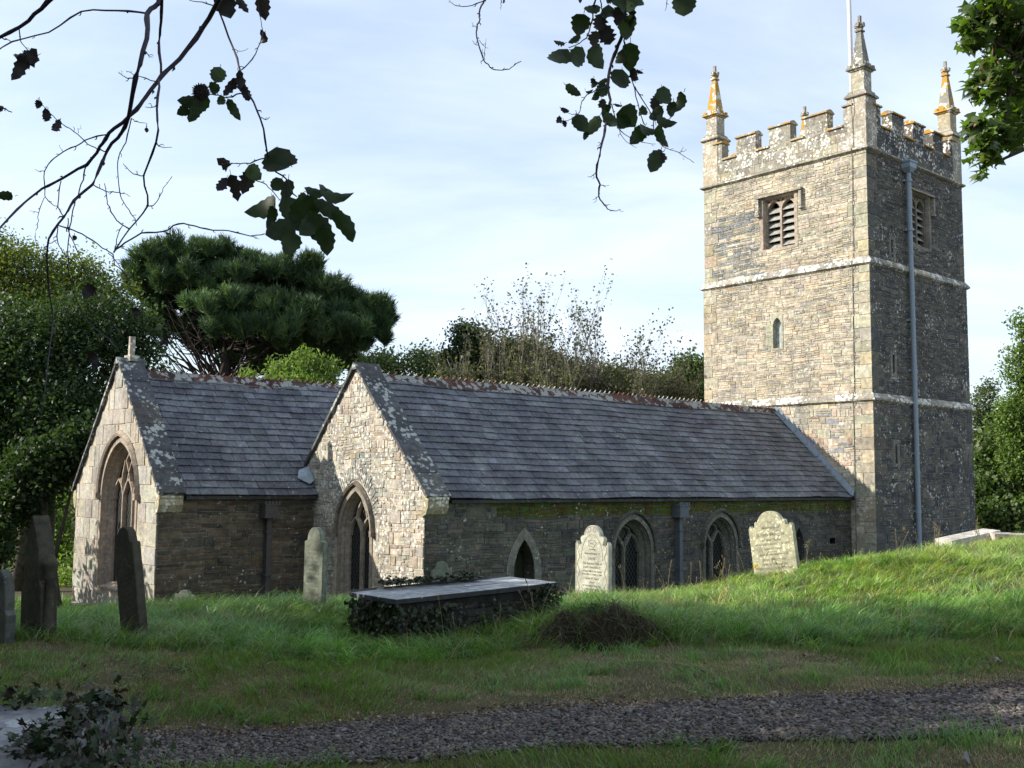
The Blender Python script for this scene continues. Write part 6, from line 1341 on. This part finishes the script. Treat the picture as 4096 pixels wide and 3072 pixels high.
BR2 = [([(445, -30), (430, 20), (400, 95), (405, 145), (382, 205), (390, 320), (435, 440), (480, 490), (520, 515), (600, 515), (650, 485), (710, 452)], .0050, .0016, 4), ([(430, 8), (345, 38), (250, 45), (200, 25), (172, -5)], .003, .0012, 4), ([(382, 205), (355, 185), (345, 165)], .0018, .0009, 4), ([(390, 330), (362, 320), (350, 298)], .0018, .0009, 4), ([(400, 300), (440, 345), (468, 355)], .0016, .0008, 4), ([(438, 440), (440, 380), (452, 285)], .0018, .0009, 4),
       ([(1470, -30), (1470, 60), (1465, 180), (1440, 300), (1400, 400), (1360, 510), (1350, 640), (1365, 740), (1345, 860), (1325, 960), (1300, 1090), (1262, 1270), (1290, 1360), (1280, 1445), (1320, 1510), (1355, 1545), (1400, 1558), (1445, 1545)], .0120, .0014, 5),
       ([(1265, -30), (1240, 60), (1235, 130), (1215, 220), (1190, 280), (1110, 330), (1060, 350)], .0045, .002, 5), ([(1290, -30), (1305, 60), (1340, 130)], .003, .002, 5), ([(1470, 280), (1475, 350), (1500, 450), (1520, 560), (1545, 650), (1585, 830), (1620, 920)], .0046, .0026, 5), ([(1545, 640), (1600, 730), (1665, 830), (1690, 870)], .0036, .0024, 5),
       ([(1340, 640), (1240, 675), (1180, 720), (1150, 770), (1135, 830), (1075, 880), (1010, 890)], .0034, .0014, 5), ([(1140, 835), (1090, 845), (1040, 820)], .002, .0012, 5), ([(1262, 1272), (1235, 1300), (1200, 1305)], .0022, .0012, 5), ([(1290, 1362), (1320, 1370), (1358, 1366)], .002, .001, 5), ([(1280, 1445), (1262, 1465), (1238, 1472)], .002, .001, 5), ([(1320, 1510), (1345, 1512), (1368, 1508)], .0018, .001, 5), ([(1305, 1050), (1290, 1068), (1268, 1078)], .002, .001, 5),
       ([(1375, 760), (1395, 850), (1430, 950), (1500, 1010), (1600, 1045), (1700, 1062)], .003, .0012, 5), ([(1435, 955), (1450, 1005), (1510, 1060), (1560, 1088)], .002, .001, 5), ([(1690, 880), (1690, 960), (1740, 1060), (1775, 1090), (1875, 1125), (1930, 1165), (1985, 1200)], .0028, .0013, 5), ([(1878, 1128), (1892, 1108), (1908, 1085)], .002, .001, 5), ([(1775, 1095), (1760, 1120), (1740, 1105)], .0016, .001, 5), ([(1380, 770), (1410, 772), (1450, 790)], .002, .0012, 5), ([(1510, 530), (1570, 530), (1608, 512)], .002, .001, 5), ([(560, -20), (562, 30), (560, 70)], .0022, .001, 4), ([(1782, -20), (1782, 50), (1770, 80)], .0022, .001, 4), ([(1690, 870), (1740, 850), (1760, 800)], .002, .0012, 5), ([(1790, 890), (1820, 860), (1835, 820)], .002, .0012, 5)]
for k, (pts, a, b, ph) in enumerate(BR2): branch(pts, a*.58, b*.58, r2, ph)
# leaves: (x, y, length, width, angle in degrees clockwise from hanging straight down, turned edge-on 0..1, brown 0/1)
def leaf(cx, cy, L, Wd, an, conv, k, curl=.2, brown=0, sc_=1.):
    a, b = conv(cx, cy); f = .3661 if conv is r1 else .2929
    Y = dep(a, b, k)+rr.uniform(-.05, .05); c = P2(a, b, Y)-OB; L *= 1.12; Wd *= 1.14; L = L*f/2257.6*Y; Wd = Wd*f/2257.6*Y; t = R(an)
    ax = Vector((-math.sin(t), rr.uniform(-.6, .6), -math.cos(t))).normalized(); nr = Vector((rr.uniform(-.5, .5), -1, rr.uniform(-.5, .5))); sd = ax.cross(nr).normalized(); nr = sd.cross(ax).normalized()
    mb = MB(); n = 9; wv = rr.uniform(-1, 2.2); Lf = []; Rt = []; Md = []
    for i in range(n+1):
        s = i/n; prof = math.sin(math.pi*min(1, s**.72))**.62 if 0 < s < 1 else 0
        for side, lst in ((-1, Lf), (1, Rt)):
            tooth = 1+(.10 if i % 2 else -.07)*(1 if not brown else 2.2)+rr.uniform(-.05, .05)*(1+2*brown); w2 = Wd*.5*prof*tooth
            lst.append(c+ax*(L*(s-.5))+sd*side*w2+nr*(-curl*w2*.8+curl*L*(.5+.5*wv)*(s-.5)**2*3))
        Md.append(c+ax*(L*(s-.5))+nr*(.0+curl*L*(.5+.5*wv)*(s-.5)**2*3))
    V = Lf+Md+Rt; m_ = n+1; F = [(i, i+1, m_+i+1, m_+i) for i in range(n)]+[(m_+i, m_+i+1, 2*m_+i+1, 2*m_+i) for i in range(n)]
    col = (.030, .048, .020) if not brown else (.028, .022, .026); q = rr.uniform(.7, 1.3); mb.mesh(V, F, tuple(x*q for x in col))
    e = c-ax*(L*.5); mb.tube([e, e-ax*L*.14+Vector((0, 0, .004))], [.0011, .0009], 4, (.04, .04, .03)); mb.build('leaf', M['hazel'], ov, True)
LV1 = [(1640, 960, 190, 170, -10, .15, 0), (1690, 930, 120, 110, 150, .2, 0), (1500, 1020, 100, 90, -40, .2, 0), (1310, 1090, 110, 60, 20, .3, 1), (1385, 1110, 150, 70, -15, .3, 1), (1450, 1080, 130, 75, 20, .4, 1), (1340, 980, 90, 55, -45, .5, 1), (1635, 1090, 90, 75, 30, .2, 0), (1690, 1130, 150, 75, 5, .2, 0), (1550, 1225, 200, 120, 70, .3, 0), (1600, 1280, 130, 60, 20, .5, 0), (1650, 1360, 180, 120, 60, .2, 0), (1715, 1440, 130, 110, 15, .1, 0),
       (1790, 1270, 190, 150, 20, .1, 0), (1840, 1220, 130, 95, -20, .2, 0), (1780, 1180, 90, 70, 60, .2, 0), (1975, 1160, 190, 75, -80, .5, 0), (1880, 1140, 130, 55, -85, .4, 0), (1960, 1250, 190, 80, -60, .4, 0), (2040, 1340, 210, 90, -35, .5, 0), (1890, 1360, 190, 130, -35, .2, 0), (1920, 1420, 160, 110, -10, .2, 0), (1700, 1230, 130, 110, 0, .2, 0), (1830, 1330, 150, 120, 40, .2, 0), (1760, 1310, 130, 100, -40, .2, 0),
       (1285, 445, 100, 85, 10, .15, 0), (1190, 545, 90, 90, 60, .1, 1), (1120, 600, 130, 70, 90, .3, 0), (1180, 620, 130, 80, 35, .3, 0), (1140, 670, 110, 90, 20, .2, 0), (1080, 655, 80, 60, 70, .3, 0), (1270, 530, 90, 60, -30, .3, 0), (1355, 520, 130, 45, 35, .4, 1), (1305, 600, 80, 45, -10, .4, 0), (1425, 500, 140, 50, -15, .5, 1), (1455, 560, 90, 45, -20, .5, 1), (1380, 650, 130, 50, -30, .5, 0),
       (1335, 30, 150, 110, -20, .3, 1), (1430, 25, 130, 45, -35, .5, 1), (1550, 40, 150, 75, -10, .5, 1), (1555, 240, 90, 40, 5, .5, 1), (150, 345, 130, 100, 60, .4, 1), (110, 410, 150, 70, 20, .5, 1), (190, 345, 90, 60, -60, .5, 1), (225, 615, 50, 40, 20, .5, 1), (275, 690, 80, 45, -10, .5, 1), (330, 750, 90, 45, 15, .5, 1), (865, 768, 28, 20, 0, .4, 1), (25, 1155, 110, 50, 90, .4, 0), (440, 1405, 30, 26, 0, .3, 1),
       (-10, 640, 60, 40, 90, .3, 1), (520, 1720, 90, 60, 30, .5, 1), (800, 1840, 60, 50, 0, .6, 1), (550, 2120, 120, 50, -15, .6, 1), (965, 2010, 80, 60, 40, .6, 1)]
for q in LV1: leaf(q[0], q[1], q[2], q[3], q[4], r1, 3, q[5], q[6])
LV2 = [(1230, 65, 120, 90, 80, .2, 0), (1145, 180, 150, 130, 20, .2, 0), (1100, 290, 110, 50, 50, .5, 0), (990, 310, 90, 50, 90, .5, 1), (985, 420, 180, 170, 50, .2, 0), (1120, 430, 200, 120, 20, .2, 0), (1265, 420, 180, 150, -25, .2, 0), (1250, 290, 110, 80, 10, .3, 1), (1345, 270, 150, 110, -20, .3, 1), (1290, 170, 130, 100, 10, .3, 1), (1360, 110, 130, 110, -10, .3, 0), (1430, 40, 130, 120, 20, .3, 0), (1500, 40, 130, 120, 0, .2, 0), (1580, 15, 90, 80, -30, .3, 0), (1490, 200, 170, 140, 10, .15, 0), (1430, 120, 130, 90, 10, .3, 1), (1525, 120, 150, 50, 0, .5, 1), (1510, 420, 190, 130, 0, .2, 0), (1440, 440, 110, 80, 20, .3, 0), (1440, 590, 170, 150, 10, .15, 0), (1545, 570, 110, 50, -20, .5, 1), (1575, 530, 70, 25, -80, .4, 1),
       (1095, 670, 130, 60, -55, .4, 0), (1195, 678, 70, 25, 90, .4, 0), (1245, 620, 70, 45, 0, .5, 1), (1305, 670, 110, 90, 30, .3, 0), (1255, 720, 70, 50, 30, .4, 0), (1305, 605, 80, 40, 60, .4, 0), (1315, 775, 80, 60, -20, .5, 1), (1330, 820, 100, 50, 30, .7, 0), (1425, 778, 60, 20, -80, .4, 1), (1035, 815, 70, 35, -60, .4, 1), (990, 895, 60, 40, 0, .5, 1), (1030, 915, 50, 30, -20, .5, 1), (1150, 910, 160, 110, -20, .2, 0), (1235, 930, 170, 90, 35, .3, 0), (1185, 1000, 60, 40, 20, .5, 0), (1370, 890, 130, 90, -30, .3, 0), (1500, 860, 170, 150, -40, .2, 0), (1460, 900, 110, 100, 40, .3, 0), (1605, 835, 100, 60, 10, .5, 0), (1570, 1000, 150, 100, 40, .3, 0), (1640, 960, 150, 80, -80, .3, 0), (1740, 1010, 170, 70, -25, .4, 0),
       (1765, 720, 150, 120, -10, .2, 0), (1700, 760, 110, 80, 20, .3, 1), (1700, 850, 130, 80, 40, .4, 0), (1880, 760, 150, 80, 20, .4, 0), (1820, 810, 110, 70, 10, .4, 0), (1780, 900, 150, 90, -70, .4, 0), (1700, 1190, 170, 110, 25, .3, 0), (1760, 1170, 80, 45, -10, .5, 1), (1720, 1130, 60, 40, 40, .5, 1), (1910, 40, 160, 160, 0, .15, 0), (1140, 5, 30, 30, 60, .3, 1), (1355, 0, 60, 50, 60, .3, 1), (582, 10, 30, 16, 0, .3, 1)]
for q in LV2: leaf(q[0], q[1], q[2], q[3], q[4], r2, 5, q[5], q[6])
# prickly seed husk
hc = P2(*r1(1185, 545), 3.05)-OB; mb = MB(); ru = random.Random(4)
for i in range(7):
    for j in range(12):
        pass
ico = []
for k in range(150):
    z = 1-2*(k+.5)/150; t = k*2.39996; s = math.sqrt(1-z*z); d = Vector((s*math.cos(t), s*math.sin(t), z)); a = d.cross(Vector((.3, .5, .8))).normalized()*.0035; b = d.cross(a).normalized()*.0035
    e = hc+d*.021; tp = hc+d*(.021+ru.uniform(.005, .010)); mb.mesh([e+a, e+b, e-a, e-b, tp], [(0, 1, 4), (1, 2, 4), (2, 3, 4), (3, 0, 4)], (.04, .035, .03))
mb.tube([hc+Vector((0, 0, -.0205)), hc+Vector((0, 0, -.017)), hc+Vector((0, 0, -.009)), hc, hc+Vector((0, 0, .009)), hc+Vector((0, 0, .017)), hc+Vector((0, 0, .0205))], [.004, .0135, .0195, .0215, .0195, .0135, .004], 14, (.04, .035, .03)); mb.build('seed_husk', M['hazel'], ov)

# ================================================= sycamore at the top right
sy = empty('sycamore_tree', (7.6, 9.6, gz1(7.6, 9.6))); tag(sy, 'sunlit sycamore hanging into the top right corner, with lobed leaves and seed clusters', 'tree'); SB = Vector(sy.location)
def syb(dx, dy, Y, r, rz=None): q = P2(dx, dy, Y); return (q.x, q.y, q.z, r/2257.6*Y, r/2257.6*Y*1.1, (rz or r)/2257.6*Y)
bl = [syb(2190, 60, 9.2, 95, 90), syb(2140, 20, 9.0, 60, 45), syb(2180, 180, 9.2, 75, 80), syb(2165, 285, 9.0, 62, 60), syb(2130, 330, 8.9, 42, 40), syb(2210, 250, 9.4, 60, 80), syb(2250, 100, 9.6, 90, 200), syb(2115, 370, 8.9, 20, 22), syb(2340, 60, 10, 160, 200), syb(2300, -140, 9.6, 190, 160), syb(2105, 60, 9.0, 45, 50), syb(2120, 180, 9.0, 45, 50), syb(2110, 290, 8.9, 40, 40)]
mb = MB(); limbs(mb, (0, 0, -.3), [(q[0]-SB.x, q[1]-SB.y, q[2]-SB.z)+tuple(q[3:]) for q in bl], .10, 9, twigs=4, thin=.005, fork=.9); mb.build('trunk', BARK, sy, True)
r = np.random.default_rng(12); n = 4700; vol = np.array([b[3]*b[5] for b in bl]); bi = r.choice(len(bl), n, p=vol/vol.sum()); Bq = np.array(bl)[bi]; d = r.normal(0, 1, (n, 3)); d /= np.linalg.norm(d, axis=1, keepdims=True)
Cn = Bq[:, :3]+d*Bq[:, 3:6]*(r.uniform(.35, 1.05, (n, 1)))-np.array(SB)
nr = r.normal(0, .7, (n, 3))+np.array([-.5, -.2, .9]); nr /= np.linalg.norm(nr, axis=1, keepdims=True); dn = np.tile([0, 0, -1.], (n, 1))+r.normal(0, .45, (n, 3)); a_ = np.cross(nr, dn); a_ /= np.linalg.norm(a_, axis=1, keepdims=True); b_ = np.cross(a_, nr)*np.sign((np.cross(a_, nr)*dn).sum(1, keepdims=True))
Lb = np.array([(0, -.42), (.18, -.46), (.50, -.40), (.30, -.14), (.66, .10), (.27, .12), (.20, .22), (.0, .70), (-.20, .22), (-.27, .12), (-.66, .10), (-.30, -.14), (-.50, -.40), (-.18, -.46)])
s = r.uniform(.07, .135, (n, 1)); k = len(Lb); cup = -.25*np.abs(Lb[:, 0])
V = Cn[:, None]+a_[:, None]*(Lb[None, :, 0:1]*s[:, None])+b_[:, None]*(Lb[None, :, 1:2]*s[:, None])+nr[:, None]*(cup[None, :, None]*s[:, None])
F = (np.array([(0, 1, 2, 3), (0, 3, 4, 5), (0, 5, 6, 7), (0, 7, 8, 9), (0, 9, 10, 11), (0, 11, 12, 13)])[None]+np.arange(n)[:, None, None]*k).reshape(-1, 4)
cc = np.array([(.08, .13, .026), (.10, .16, .03), (.06, .10, .026), (.17, .20, .10), (.20, .22, .14)])[r.choice(5, n, p=[.32, .28, .26, .08, .06])]*r.uniform(.75, 1.25, (n, 1))
npmesh('crown', V.reshape(-1, 3), F, np.repeat(cc, k, 0), colmat('sycamore leaves', .4, .4, .48, 0, 10, (1.2, 1.4, .4)), sy)
n = 700; ci = r.integers(0, len(Cn), 60); P = np.repeat(Cn[ci], 12, 0)+r.normal(0, .05, (720, 3)); V, F, Cc = leafcards(P, .05, 5, [(.22, .13, .09), (.28, .18, .11), (.17, .10, .07)], 0, .4, droop=1.); npmesh('seed_clusters', V, F, Cc, M['deadleaf'], sy)
